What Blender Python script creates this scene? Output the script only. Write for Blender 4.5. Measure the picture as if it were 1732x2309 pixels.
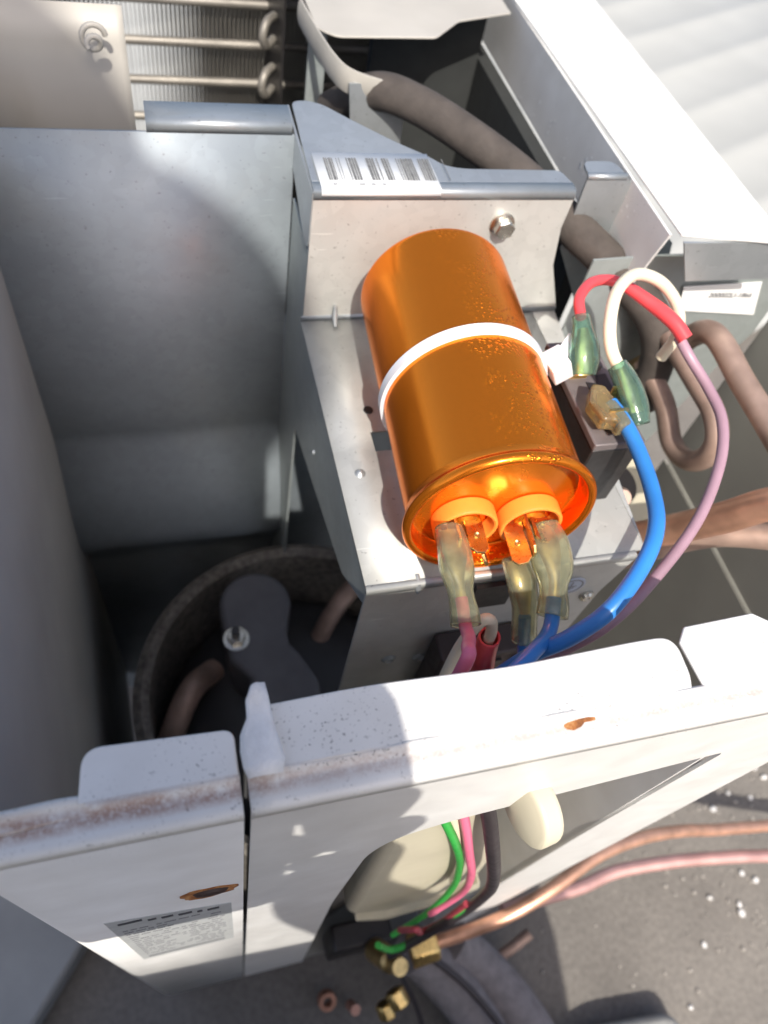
import bpy, bmesh, math, random
from mathutils import Vector, Matrix
random.seed(7)
for o in list(bpy.data.objects):
    bpy.data.objects.remove(o)
S = bpy.context.scene
C = S.collection

# ------------------------------------------------------------------ camera, world, sun, exposure
CAM = Vector((0, 0, .62))
R = Matrix(((.96240511, .10370305, -.251042), (-.22541459, .82059443, -.52517907), (.151541, .56202355, .81312045)))
cd = bpy.data.cameras.new('camera')
cd.sensor_fit = 'VERTICAL'; cd.sensor_height = 36; cd.lens = 26.854
cd.clip_start = .004; cd.clip_end = 600
cd.dof.use_dof = True; cd.dof.focus_distance = .188; cd.dof.aperture_fstop = 15
cam = bpy.data.objects.new('camera', cd); C.objects.link(cam)
cam.matrix_world = Matrix.Translation(CAM) @ R.to_4x4()
S.camera = cam

SUN_TO = Vector((-.14, -1, 1.18)).normalized()
W = bpy.data.worlds.new('World'); S.world = W; W.use_nodes = True
wn = W.node_tree.nodes; wn.clear()
sky = wn.new('ShaderNodeTexSky'); sky.sky_type = 'NISHITA'; sky.sun_disc = False; sky.air_density = .82; sky.dust_density = 3.4; sky.ozone_density = .8
sky.sun_elevation = math.asin(SUN_TO.z); sky.sun_rotation = math.atan2(SUN_TO.x, SUN_TO.y) % (2*math.pi)
bg = wn.new('ShaderNodeBackground'); bg.inputs['Strength'].default_value = .128
wo = wn.new('ShaderNodeOutputWorld')
W.node_tree.links.new(sky.outputs[0], bg.inputs[0]); W.node_tree.links.new(bg.outputs[0], wo.inputs[0])
sl = bpy.data.lights.new('sun', 'SUN'); sl.energy = 3.3; sl.angle = math.radians(.6); sl.color = (1, .95, .87)
so = bpy.data.objects.new('sun', sl); C.objects.link(so)
so.rotation_euler = SUN_TO.to_track_quat('Z', 'Y').to_euler(); so.location = SUN_TO*3
V = S.view_settings
V.view_transform = 'Standard'; V.look = 'None'; V.exposure = .67; V.gamma = 1; V.use_curve_mapping = False

# ------------------------------------------------------------------ materials
def nt(name):
    m = bpy.data.materials.new(name); m.use_nodes = True
    n = m.node_tree.nodes; b = n['Principled BSDF']
    return m, n, m.node_tree.links, b
def ramp(n, l, src, stops):
    r = n.new('ShaderNodeValToRGB')
    e = r.color_ramp.elements
    while len(e) < len(stops): e.new(.5)
    for k, (p, c) in enumerate(stops):
        e[k].position = p; e[k].color = c if len(c) == 4 else (*c, 1)
    l.new(src, r.inputs[0]); return r.outputs[0]
def g(v): return (v, v, v, 1)
def noise(n, l, co, scale, detail=3, rough=.5):
    t = n.new('ShaderNodeTexNoise'); t.inputs['Scale'].default_value = scale
    t.inputs['Detail'].default_value = detail; t.inputs['Roughness'].default_value = rough
    l.new(co, t.inputs['Vector']); return t.outputs['Fac']
def mix(n, l, fac, a, b, mode='MIX'):
    m = n.new('ShaderNodeMix'); m.data_type = 'RGBA'; m.blend_type = mode
    for sock, v in ((m.inputs[0], fac), (m.inputs[6], a), (m.inputs[7], b)):
        if isinstance(v, (int, float)): sock.default_value = v
        elif isinstance(v, tuple): sock.default_value = v if len(v) == 4 else (*v, 1)
        else: l.new(v, sock)
    return m.outputs[2]
def mathn(n, l, op, a, b=0.):
    m = n.new('ShaderNodeMath'); m.operation = op
    for k, v in enumerate((a, b)):
        if isinstance(v, (int, float)): m.inputs[k].default_value = v
        else: l.new(v, m.inputs[k])
    return m.outputs[0]
def bump(n, l, b, h, strength, dist):
    q = n.new('ShaderNodeBump'); q.inputs['Strength'].default_value = strength; q.inputs['Distance'].default_value = dist
    l.new(h, q.inputs['Height']); l.new(q.outputs[0], b.inputs['Normal'])
def coords(n): return n.new('ShaderNodeTexCoord').outputs['Object']
def plain(name, col, rough=.5, metal=0., var=.12, scale=120, bs=.0, trans=0., coat=0., sss=0., ior=1.5):
    m, n, l, b = nt(name); co = coords(n)
    f = noise(n, l, co, scale)
    c2 = tuple(x*(1-var) for x in col); c1 = tuple(min(1, x*(1+var)) for x in col)
    l.new(ramp(n, l, f, [(.3, c2), (.7, c1)]), b.inputs['Base Color'])
    l.new(ramp(n, l, noise(n, l, co, scale*2.3), [(.25, g(max(.02, rough-.08))), (.75, g(min(1, rough+.08)))]), b.inputs['Roughness'])
    b.inputs['Metallic'].default_value = metal; b.inputs['IOR'].default_value = ior
    b.inputs['Transmission Weight'].default_value = trans
    b.inputs['Coat Weight'].default_value = coat; b.inputs['Coat Roughness'].default_value = .12
    if sss:
        b.inputs['Subsurface Weight'].default_value = sss; b.inputs['Subsurface Radius'].default_value = (.004, .002, .001); b.inputs['Subsurface Scale'].default_value = .4
    if bs: bump(n, l, b, noise(n, l, co, scale*4), bs, .0006)
    return m
def galvanised(name, col=(.46, .485, .495), rough=.40, metal=.65):
    m, n, l, b = nt(name); co = coords(n)
    v = n.new('ShaderNodeTexVoronoi'); v.inputs['Scale'].default_value = 260; l.new(co, v.inputs['Vector'])
    sp = ramp(n, l, v.outputs['Color'], [(.0, tuple(x*.94 for x in col)), (1., tuple(min(1, x*1.045) for x in col))])
    big = ramp(n, l, noise(n, l, co, 22, 4), [(.3, g(.86)), (.75, g(1.06))])
    base = mix(n, l, 1., sp, big, 'MULTIPLY')
    speck = ramp(n, l, noise(n, l, co, 800, 2), [(.26, g(1)), (.31, g(0))])
    base = mix(n, l, mathn(n, l, 'MULTIPLY', speck, .45), base, (.12, .11, .10))
    mp = n.new('ShaderNodeMapping'); mp.inputs['Rotation'].default_value = (.5, .4, .9); mp.inputs['Scale'].default_value = (60, 900, 700); l.new(co, mp.inputs[0])
    scr = ramp(n, l, noise(n, l, mp.outputs[0], 1., 2), [(.24, g(1)), (.28, g(0))])
    base = mix(n, l, mathn(n, l, 'MULTIPLY', scr, .35), base, tuple(min(1, x*1.5) for x in col))
    smear = ramp(n, l, noise(n, l, co, 12, 6, .65), [(.52, g(0)), (.72, g(1))])
    base = mix(n, l, mathn(n, l, 'MULTIPLY', smear, .28), base, (.30, .27, .23))
    l.new(base, b.inputs['Base Color']); b.inputs['Metallic'].default_value = metal
    l.new(ramp(n, l, noise(n, l, co, 45, 5), [(.3, g(rough-.07)), (.75, g(rough+.1))]), b.inputs['Roughness'])
    bump(n, l, b, noise(n, l, co, 35, 3), .10, .003)
    return m
def white_paint(name, specks=.8, rust=False):
    m, n, l, b = nt(name); co = coords(n)
    base = ramp(n, l, noise(n, l, co, 60, 4), [(.3, (.66, .645, .615)), (.7, (.745, .735, .71))])
    # fine soot specks: clustered
    cl = ramp(n, l, noise(n, l, co, 90, 3), [(.38, g(0)), (.64, g(1))])
    s1 = ramp(n, l, noise(n, l, co, 1500, 2), [(.30, g(1)), (.37, g(0))])
    s2 = ramp(n, l, noise(n, l, co, 620, 2, .6), [(.24, g(1)), (.285, g(0))])
    s = mathn(n, l, 'MULTIPLY', mathn(n, l, 'ADD', mathn(n, l, 'MULTIPLY', s1, cl), s2), specks)
    sepx = n.new('ShaderNodeSeparateXYZ'); l.new(co, sepx.inputs[0])
    if rust is not None:
        topz = ramp(n, l, mathn(n, l, 'MULTIPLY', mathn(n, l, 'SUBTRACT', sepx.outputs['Z'], .46), 40.), [(.2, g(.12)), (.6, g(1))])
        s = mathn(n, l, 'MULTIPLY', s, topz)
    s = mathn(n, l, 'MINIMUM', s, 1.)
    base = mix(n, l, s, base, (.055, .05, .045))
    if rust:
        # grime and rust that settled in the joggle of the rim
        dy = mathn(n, l, 'ABSOLUTE', mathn(n, l, 'SUBTRACT', sepx.outputs['Y'], .0366))
        band = ramp(n, l, mathn(n, l, 'MULTIPLY', dy, 400.), [(.35, g(1)), (1., g(0))])
        zt = ramp(n, l, mathn(n, l, 'MULTIPLY', mathn(n, l, 'SUBTRACT', sepx.outputs['Z'], .474), 200.), [(.2, g(0)), (.5, g(1))])
        nn = ramp(n, l, noise(n, l, co, 140, 6, .7), [(.34, g(0)), (.52, g(1))])
        fine = ramp(n, l, noise(n, l, co, 1600, 3, .7), [(.36, g(.45)), (.52, g(1))])
        wx = ramp(n, l, mathn(n, l, 'MULTIPLY', mathn(n, l, 'ADD', sepx.outputs['X'], .05), 6.), [(0, g(1)), (.30, g(1)), (.42, g(.5)), (.9, g(.55))])
        f = mathn(n, l, 'MULTIPLY', mathn(n, l, 'MULTIPLY', band, zt), mathn(n, l, 'MULTIPLY', nn, mathn(n, l, 'MULTIPLY', wx, fine)))
        base = mix(n, l, mathn(n, l, 'MULTIPLY', f, .9), base, (.37, .23, .175))
    l.new(base, b.inputs['Base Color'])
    l.new(ramp(n, l, noise(n, l, co, 130, 4), [(.3, g(.3)), (.7, g(.46))]), b.inputs['Roughness'])
    bump(n, l, b, noise(n, l, co, 900, 2), .05, .0003)
    return m

M = {}
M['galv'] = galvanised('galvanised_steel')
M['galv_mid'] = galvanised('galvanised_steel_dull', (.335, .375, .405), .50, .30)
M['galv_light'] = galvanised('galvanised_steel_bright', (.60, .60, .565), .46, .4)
M['galv_dark'] = galvanised('galvanised_steel_dark_and_shade', (.38, .415, .405), .5, .4)  # darker steel; on the bracket's side flange and wall it paints in their shade
M['white'] = white_paint('white_enamel_worn', .62, True)
M['white_in'] = white_paint('white_enamel_inner', .3, False)
M['beige'] = plain('cream_plastic', (.58, .53, .40), .45, var=.05, scale=40)
M['cream_sheet'] = plain('cream_sheet', (.42, .395, .35), .5, var=.08, scale=30)
M['nickel'] = plain('plated_screw', (.6, .58, .52), .3, 1., scale=300)
M['brass'] = plain('brass', (.80, .56, .22), .3, 1., .15, 300)
M['brass_dull'] = plain('brass_dull', (.62, .45, .2), .42, 1., .25, 200)
M['copper'] = plain('copper', (.72, .40, .27), .42, .75, .22, 90)
M['copper_old'] = plain('copper_oxidised', (.40, .28, .225), .5, .45, .3, 70)
M['black'] = plain('black_plastic', (.022, .02, .02), .4, scale=200)
M['greyplastic'] = plain('grey_plastic', (.15, .13, .13), .45, scale=200)
M['darkgrey'] = plain('dark_grey_cap', (.10, .10, .11), .5, scale=90)
M['shell'] = plain('compressor_shell', (.04, .04, .042), .45, scale=60)
M['felt'] = plain('sound_felt', (.16, .145, .125), .95, var=.4, scale=300, bs=.8)
M['foam'] = plain('pipe_foam', (.07, .058, .05), .85, var=.2, scale=150, bs=.3)
M['hose'] = plain('grey_foam_hose', (.21, .19, .19), .9, var=.2, scale=150, bs=.3)
M['tie'] = plain('nylon', (.82, .80, .80), .35, var=.03, sss=.3)
M['pink'] = plain('pink_insulation', (.72, .16, .26), .4, var=.14, scale=45)
M['blue'] = plain('blue_insulation', (.035, .22, .62), .35, var=.2, scale=45, coat=.2)
M['violet'] = plain('violet_insulation', (.36, .22, .27), .45, var=.16, scale=45)
M['red'] = plain('red_shrink', (.78, .075, .085), .35, var=.06, coat=.2)
M['cream_wire'] = plain('cream_insulation', (.76, .68, .51), .4, var=.12, scale=45)
M['green'] = plain('green_insulation', (.04, .36, .06), .4, var=.1)
M['black_wire'] = plain('black_insulation', (.035, .028, .03), .4)
M['tape'] = plain('paper_tape', (.74, .73, .72), .8, var=.06, scale=500, bs=.4)
M['label'] = plain('label_paper', (.86, .86, .84), .4, var=.02)
M['label2'] = plain('silver_label', (.50, .51, .50), .35, var=.06, scale=200)
M['ink'] = plain('ink', (.06, .06, .065), .5)
M['inkgrey'] = plain('grey_ink', (.2, .2, .21), .5)
M['pan'] = plain('base_pan', (.24, .235, .21), .6, var=.15, scale=30)
M['stand_in_grey'] = plain('stand_in_wall_grey', (.30, .29, .26), .5, var=.08, scale=25)
M['innerwall'] = plain('inner_face_grey', (.34, .33, .30), .55, var=.08, scale=20)
M['cavity'] = plain('cavity_shade_dark', (.028, .03, .029), .9, scale=60)  # cavity shade put into a near-black colour
M['fin'] = plain('aluminium_fin', (.25, .23, .20), .5, .4, .2, 60)
M['stone'] = plain('white_grit', (.75, .73, .7), .7)

def sleeve_mat(name, col, dens):
    m, n, l, b = nt(name); co = coords(n)
    l.new(ramp(n, l, noise(n, l, co, 260, 4), [(.3, tuple(x*.72 for x in col)), (.7, col)]), b.inputs['Base Color'])
    b.inputs['Roughness'].default_value = .14; b.inputs['IOR'].default_value = 1.38
    b.inputs['Transmission Weight'].default_value = dens
    bump(n, l, b, noise(n, l, co, 420, 3), .25, .0005)
    return m
M['sleeve'] = sleeve_mat('clear_yellowed_vinyl', (.93, .93, .68), .9)
M['sleeve_green'] = sleeve_mat('green_vinyl', (.60, .88, .74), .93)
M['sleeve_tan'] = sleeve_mat('tan_vinyl', (.80, .62, .32), .8)

def can_mat():
    m, n, l, b = nt('orange_anodised_film'); co = coords(n)
    mp = n.new('ShaderNodeMapping'); mp.inputs['Scale'].default_value = (1, .03, 1); l.new(co, mp.inputs[0])
    streak = noise(n, l, mp.outputs[0], 1400, 3)
    base = ramp(n, l, streak, [(.2, (.97, .255, .013)), (.8, (1., .27, .015))])
    dust = ramp(n, l, noise(n, l, co, 1700, 2), [(.27, g(1)), (.33, g(0))])
    base = mix(n, l, mathn(n, l, 'MULTIPLY', dust, .12), base, (.5, .18, .03))
    l.new(base, b.inputs['Base Color']); b.inputs['Metallic'].default_value = .86
    l.new(ramp(n, l, noise(n, l, co, 120, 4), [(.3, g(.19)), (.7, g(.23))]), b.inputs['Roughness'])
    b.inputs['Coat Weight'].default_value = .30; b.inputs['Coat Roughness'].default_value = .22; b.inputs['Coat Tint'].default_value = (1, .9, .7, 1); b.inputs['Specular Tint'].default_value = (1, .55, .2, 1)
    # little bubbles under the film, in loose clusters along the top
    sep = n.new('ShaderNodeSeparateXYZ'); l.new(co, sep.inputs[0])
    vo = n.new('ShaderNodeTexVoronoi'); vo.inputs['Scale'].default_value = 780; l.new(co, vo.inputs['Vector'])
    dome = ramp(n, l, vo.outputs['Distance'], [(.0, g(1)), (.42, g(0))])
    cl = ramp(n, l, noise(n, l, co, 80, 3, .6), [(.42, g(0)), (.62, g(1))])
    ax = mathn(n, l, 'ABSOLUTE', mathn(n, l, 'SUBTRACT', sep.outputs['X'], .004))
    strip = ramp(n, l, mathn(n, l, 'MULTIPLY', ax, 80.), [(.3, g(1)), (.95, g(0))])
    h = mathn(n, l, 'MULTIPLY', mathn(n, l, 'MULTIPLY', dome, cl), strip)
    h2 = mathn(n, l, 'ADD', h, mathn(n, l, 'MULTIPLY', noise(n, l, co, 25, 2), .05))
    bump(n, l, b, h2, .75, .0007)
    return m
M['can'] = can_mat()
M['canface'] = plain('orange_end_disc', (.95, .26, .012), .25, .75, .05, 60, coat=.4)
M['collar'] = plain('orange_nylon', (.95, .30, .045), .4, var=.05, sss=.25)

def ground_mat():
    m, n, l, b = nt('concrete_ground'); co = coords(n)
    base = ramp(n, l, noise(n, l, co, 9, 6, .6), [(.3, (.14, .127, .112)), (.72, (.215, .195, .17))])
    gr = ramp(n, l, noise(n, l, co, 260, 3), [(.3, g(.8)), (.7, g(1.1))])
    l.new(mix(n, l, 1., base, gr, 'MULTIPLY'), b.inputs['Base Color']); b.inputs['Roughness'].default_value = .85
    bump(n, l, b, noise(n, l, co, 200, 5), .35, .002)
    return m
M['ground'] = ground_mat()

# ------------------------------------------------------------------ mesh helpers (all coordinates in world metres)
def thing(name, label, cat, loc=(0, 0, 0), group=None):
    o = bpy.data.objects.new(name, None); C.objects.link(o); o.location = loc; o.empty_display_size = .01
    o['label'] = label; o['category'] = cat
    if group: o['group'] = group
    return o
def world_loc(o):
    v = Vector(o.location)
    while o.parent: o = o.parent; v += Vector(o.location)
    return v
def obj(name, bm, mat, parent=None, smooth=40, bevel=0, solid=0, segs=2, label=None, offset=-1., origin=None):
    me = bpy.data.meshes.new(name)
    bmesh.ops.recalc_face_normals(bm, faces=bm.faces) if not solid else None
    bm.to_mesh(me); bm.free()
    if smooth:
        for p in me.polygons: p.use_smooth = True
        me.set_sharp_from_angle(angle=math.radians(smooth))
    me.materials.append(M[mat] if isinstance(mat, str) else mat)
    o = bpy.data.objects.new(name, me); C.objects.link(o)
    if parent:
        o.parent = parent; o.location = -world_loc(parent)
    elif origin is not None:
        me.transform(Matrix.Translation(-Vector(origin))); o.location = origin
    if solid:
        s = o.modifiers.new('solid', 'SOLIDIFY'); s.thickness = solid; s.offset = offset
    if bevel:
        b = o.modifiers.new('bevel', 'BEVEL'); b.width = bevel; b.segments = segs; b.limit_method = 'ANGLE'; b.angle_limit = math.radians(40); b.harden_normals = False
    if label: o['label'] = label
    return o
def tag(o, label, cat, group=None):
    o['label'] = label; o['category'] = cat
    if group: o['group'] = group
    return o
def struct(o): o['kind'] = 'structure'; return o
def box(bm, x0, x1, y0, y1, z0, z1):
    v = [bm.verts.new((x, y, z)) for x in (x0, x1) for y in (y0, y1) for z in (z0, z1)]
    for f in ((0, 1, 3, 2), (4, 6, 7, 5), (0, 4, 5, 1), (2, 3, 7, 6), (0, 2, 6, 4), (1, 5, 7, 3)):
        bm.faces.new([v[i] for i in f])
def boxm(*a):
    bm = bmesh.new(); box(bm, *a); return bm
def poly(pts, plane, c, depth):
    """prism: pts 2-D in plane 'xy','xz','yz' at third coordinate c, thickness depth"""
    bm = bmesh.new()
    def P(p, d):
        return {'xy': (p[0], p[1], c+d), 'xz': (p[0], c+d, p[1]), 'yz': (c+d, p[0], p[1])}[plane]
    a = [bm.verts.new(P(p, 0)) for p in pts]; b = [bm.verts.new(P(p, depth)) for p in pts]
    n = len(pts)
    bm.faces.new(a); bm.faces.new(b[::-1])
    for i in range(n): bm.faces.new((a[i], b[i], b[(i+1) % n], a[(i+1) % n]))
    return bm
def rrect(x0, x1, y0, y1, r, n=6, corners='1111'):
    out = []
    for k, (cx, cy, a0) in enumerate(((x1, y1, 0), (x0, y1, 90), (x0, y0, 180), (x1, y0, 270))):
        sx = -1 if cx == x1 else 1; sy = -1 if cy == y1 else 1
        if corners[k] == '0': out.append((cx, cy)); continue
        for i in range(n+1):
            a = math.radians(a0+90*i/n); out.append((cx+sx*r+r*math.cos(a), cy+sy*r+r*math.sin(a)))
    return out
def fillet(pts, r, n=6, closed=False):
    """round the inner corners of a 2-D polyline"""
    out = []; N = len(pts)
    for i, p in enumerate(pts):
        if not closed and i in (0, N-1): out.append(p); continue
        rr = r[i] if isinstance(r, (list, tuple)) else r
        if rr <= 0: out.append(p); continue
        p = Vector(p); a = Vector(pts[i-1])-p; b = Vector(pts[(i+1) % N])-p
        la, lb = a.length, b.length; a.normalize(); b.normalize()
        t = min(rr, la*.49, lb*.49)
        p0 = p+a*t; p1 = p+b*t
        for k in range(n+1):
            s = k/n; out.append(tuple(p0*(1-s)**2+p*2*s*(1-s)+p1*s*s))
    return out
def ribbon(prof, x0, x1, nx=1, dz=None):
    """profile of (y,z) swept along x"""
    bm = bmesh.new(); rows = []
    for i in range(nx+1):
        x = x0+(x1-x0)*i/nx
        rows.append([bm.verts.new((x, y, z+(dz(x, y) if dz else 0))) for y, z in prof])
    for a, b in zip(rows, rows[1:]):
        for k in range(len(prof)-1): bm.faces.new((a[k], a[k+1], b[k+1], b[k]))
    return bm
def catmull(P, n=10):
    P = [Vector(p) for p in P]; P = [P[0]*2-P[1]]+P+[P[-1]*2-P[-2]]; out = []
    for i in range(1, len(P)-2):
        a, b, c, d = P[i-1:i+3]
        for k in range(n):
            t = k/n
            out.append(.5*((2*b)+(c-a)*t+(2*a-5*b+4*c-d)*t*t+(3*b-a-3*c+d)*t**3))
    out.append(P[-2]); return out
def loft(path, radii, up=(0, 0, 1), seg=16, caps=True, bm=None):
    """ellipse sections: radii = list of r or (rw, rh) along the path"""
    bm = bm or bmesh.new(); path = [Vector(p) for p in path]; N = len(path)
    rings = []; ref = Vector(up)
    for i, p in enumerate(path):
        t = (path[min(i+1, N-1)]-path[max(i-1, 0)]).normalized()
        side = t.cross(ref)
        if side.length < 1e-6: side = t.cross(Vector((1, 0, .3)))
        side.normalize(); u = side.cross(t).normalized(); ref = u
        r = radii[i] if isinstance(radii, list) else radii
        rw, rh = r if isinstance(r, tuple) else (r, r)
        rings.append([bm.verts.new(p+side*rw*math.cos(2*math.pi*k/seg)+u*rh*math.sin(2*math.pi*k/seg)) for k in range(seg)])
    for a, b in zip(rings, rings[1:]):
        for k in range(seg): bm.faces.new((a[k], a[(k+1) % seg], b[(k+1) % seg], b[k]))
    if caps: bm.faces.new(rings[0][::-1]); bm.faces.new(rings[-1])
    return bm
def tube(P, r, n=10, seg=14, up=(0, 0, 1)): return loft(catmull(P, n), r, up, seg)
def lathe(prof, origin, axis, seg=64, closed=False):
    """prof: list of (radius, distance along axis)"""
    bm = bmesh.new(); axis = Vector(axis).normalized(); o = Vector(origin)
    s = axis.cross(Vector((0, 0, 1))); s = s.normalized() if s.length > 1e-5 else Vector((1, 0, 0)); u = s.cross(axis).normalized()
    rings = []
    for r, d in prof:
        if r < 1e-7: rings.append([bm.verts.new(o+axis*d)])
        else: rings.append([bm.verts.new(o+axis*d+s*r*math.cos(2*math.pi*k/seg)+u*r*math.sin(2*math.pi*k/seg)) for k in range(seg)])
    prs = list(zip(rings, rings[1:]))
    if closed: prs.append((rings[-1], rings[0]))
    for a, b in prs:
        for k in range(seg):
            j = (k+1) % seg
            if len(a) == 1 and len(b) > 1: bm.faces.new((a[0], b[k], b[j]))
            elif len(b) == 1 and len(a) > 1: bm.faces.new((a[k], a[j], b[0]))
            elif len(a) > 1: bm.faces.new((a[k], a[j], b[j], b[k]))
    return bm
def resample(path, radii, n=8):
    """smooth path and radii together"""
    P = catmull(path, n); Q = catmull([(r[0], r[1], 0) for r in radii], n)
    return P, [(max(1e-5, q.x), max(1e-5, q.y)) for q in Q]

TOP = .48
# ================================================================== SETTING
bm = bmesh.new()
v = [bm.verts.new(p) for p in ((-150, -150, 0), (150, -150, 0), (150, 150, 0), (-150, 150, 0))]; bm.faces.new(v)
struct(obj('ground', bm, 'ground'))
struct(obj('concrete_slab', poly([(-.6, -.4), (-.2, -.2), (-.128, .03), (-.083, .088), (-.085, .2), (-.6, .2)], 'xy', .001, .024), plain('pale_concrete', (.30, .30, .29), .85, var=.1, scale=30, bs=.3), bevel=.003))

# corrugated pale sheet on the ground beyond the unit
prof = []
w = .115
for i in range(26):
    for a, h in ((0, 0), (.34, 0), (.42, .003), (.58, .003), (.66, 0)): prof.append(((i+a)*w, h))
bm = bmesh.new(); rows = []
d = Vector((.36, .178, 0)).normalized(); e = Vector((-d.y, d.x, 0))
for t in (-.35, 2.6):
    rows.append([bm.verts.new(Vector((.62, .55, .012+h))+d*t+e*s) for s, h in prof])
for k in range(len(prof)-1): bm.faces.new((rows[0][k], rows[0][k+1], rows[1][k+1], rows[1][k]))
o = obj('corrugated_sheet', bm, plain('pale_roof_sheet', (.36, .365, .35), .5, var=.04, scale=8), solid=.001, smooth=20)
tag(o, 'pale corrugated metal sheet lying on the ground beyond the white strip', 'metal sheet')

# ================================================================== UNIT CASING
# ---- front panel: wraps the near left corner
fp = thing('front_panel', 'worn white steel front panel with rusty rim, rounded tab and rating label at the corner', 'panel', (-.02, .034, .05))
wall = [(.0045, .0325), (-.039, .0325), (-.0432, .0345), (-.0452, .039), (-.0462, .06), (-.056, .245), (-.068, .46)]
wall = fillet(wall, [0, .002, .003, .003, .002, .01, 0])
bm = bmesh.new(); zs = (.06, .474)
rr = [[bm.verts.new((x, y, z)) for x, y in wall] for z in zs]
for k in range(len(wall)-1): bm.faces.new((rr[0][k], rr[0][k+1], rr[1][k+1], rr[1][k]))
obj('panel_face', bm, 'white', fp, solid=.0009, offset=0)
lin = fillet([(-.0425, .0400), (-.0448, .06), (-.0546, .245), (-.0665, .46)], .01)
bm = bmesh.new()
rr = [[bm.verts.new((x+.0002, y, z)) for x, y in lin] for z in (.062, .4735)]
for k in range(len(lin)-1): bm.faces.new((rr[0][k], rr[0][k+1], rr[1][k+1], rr[1][k]))
obj('inner_face_sheet', bm, 'innerwall', fp, solid=.0006, offset=0)  # plain grey sheet just inside the white panel
rim_prof = fillet([(.0388, .4800), (.0374, .4781), (.0350, .4781), (.0325, .4778), (.0325, .4742)], [0, .0012, .001, .0014, 0], 6)
def wob(x, y): return .0004*math.sin(x*210)*(y-.0325)/.006
# rim follows the corner: straight run then curls away to the left
bm = bmesh.new(); rows = []
for i in range(40):
    x = .0045-.0655*i/39
    bend = max(0., -.022-x)
    off = bend*.10 + (.0011*math.sin((x+.03)*160) if x < -.022 else 0)
    rows.append([bm.verts.new((x, min(y+ (off if y > .0335 else 0), .06), z+(.0012*math.sin(bend*90) if y > .036 else 0))) for y, z in rim_prof])
for a, b in zip(rows, rows[1:]):
    for k in range(len(rim_prof)-1): bm.faces.new((a[k], a[k+1], b[k+1], b[k]))
obj('rim_fold', bm, 'white', fp, solid=.0009, offset=0, label='rust-stained rolled rim')
bm = bmesh.new()
tabo = fillet([(.0044, .0385), (.0044, .0467), (-.0215, .0478), (-.0225, .0385)], [0, .0022, .0035, 0], 8)
bm2 = poly(tabo, 'xy', .4793, .0009)
for vv in bm2.verts: vv.co.z += max(0, vv.co.y-.0385)*.10
bm.free(); obj('rim_tab', bm2, 'white', fp, bevel=.0003, label='rounded speckled tab')
# slot hole with rust ring
bm = lathe([(.0032, 0), (.0075, -.0002), (.0075, .0002), (.0032, .0004)], (0, 0, 0), (0, 1, 0), 40, closed=True)
random.seed(4)
for vv in bm.verts:
    rr0 = math.hypot(vv.co.x, vv.co.z)
    if rr0 > .005:
        a0 = math.atan2(vv.co.z, vv.co.x); q = .90+.07*math.sin(3*a0+1)+.05*math.sin(7*a0)+(.15 if a0 < -.6 and a0 > -2.2 else 0); vv.co.x *= q; vv.co.z *= q
bm.transform(Matrix.Translation((-.0042, .0319, .4068)) @ Matrix.Diagonal((1, 1, .8, 1)))
def rust_mat():
    m, n, l, b = nt('rust'); co = coords(n)
    l.new(ramp(n, l, noise(n, l, co, 260, 5, .65), [(.32, (.09, .03, .012)), (.5, (.33, .12, .03)), (.72, (.62, .38, .16))]), b.inputs['Base Color']); b.inputs['Roughness'].default_value = .8
    bump(n, l, b, noise(n, l, co, 900, 4), .4, .0004); return m
M['rust'] = rust_mat()
obj('rust_patch', bm, 'rust', fp, label='rusty ring round a screw hole')
bm = lathe([(.0, -.0008), (.0036, -.0006), (.0046, .0002)], (0, 0, 0), (0, 1, 0), 24)
bm.transform(Matrix.Translation((-.0035, .0318, .4072)) @ Matrix.Diagonal((1, 1, .7, 1)))
obj('screw_head', bm, plain('rusted_screw', (.05, .028, .022), .6, scale=500), fp)
# rating label
rl = obj('rating_label', poly([(-.0305, .394), (.0012, .3805), (.0012, .291), (-.031, .291)], 'xz', .0319, .0004), 'label2', fp, smooth=0, label='silver grey rating label with rows of print')
bm = bmesh.new(); random.seed(3)
x = -.028
for wd in (.0060, .0021, .0030, .0036, .0014, .0032, .0016, .003):
    if x+wd > -.001: break
    z = .3885-(x+.0305)*.40
    box(bm, x, x+wd, .03175, .03188, z-.0022, z+.0004); x += wd+.0013
obj('heading_print', bm, 'ink', rl, smooth=0)
bm = bmesh.new(); z = .372
while z > .305:
    x = -.0285
    while x < -.002:
        wd = random.uniform(.0008, .0032)
        if random.random() < .72: box(bm, x, min(x+wd, -.001), .03178, .03188, z, z+.0011)
        x += wd+.0007
    z -= .0044
box(bm, -.0285, -.002, .03178, .03188, .297, .3005)
obj('print_rows', bm, 'inkgrey', rl, smooth=0)

# ---- side panel with rim, valve opening and corner post
sp = thing('side_panel', 'white steel side panel with sunlit flanged rim and cut-out for cables', 'panel', (.08, .034, .05))
face = [(.0058, .4742), (.0058, .06), (.042, .06), (.0405, .113), (.0352, .328), (.0362, .408), (.041, .423), (.0538, .4300), (.1245, .4430), (.1215, .36), (.1215, .045), (.157, .045), (.157, .4742)]
face = fillet(face, [0, 0, 0, 0, .01, .012, .012, .01, .003, .01, 0, 0, 0], 6, closed=True)
obj('panel_face', poly(face, 'xz', .03205, .0009), 'white', sp, smooth=30)
obj('rim_fold', ribbon(rim_prof, .0058, .175, 40, wob), 'white', sp, solid=.0009, offset=0, label='dirty step of the rim')
def wavy(bm):
    for v in bm.verts:
        v.co.z += max(0, v.co.y-.0385)*.06
    return bm
fl = fillet([(.0105, .0385), (.0105, .0502), (.030, .0508), (.047, .0502), (.060, .0497), (.089, .0506), (.0985, .0505), (.0985, .0415), (.0975, .0385)], [0, .0006, .01, .01, .01, .004, .0055, .003, 0], 8)
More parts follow.
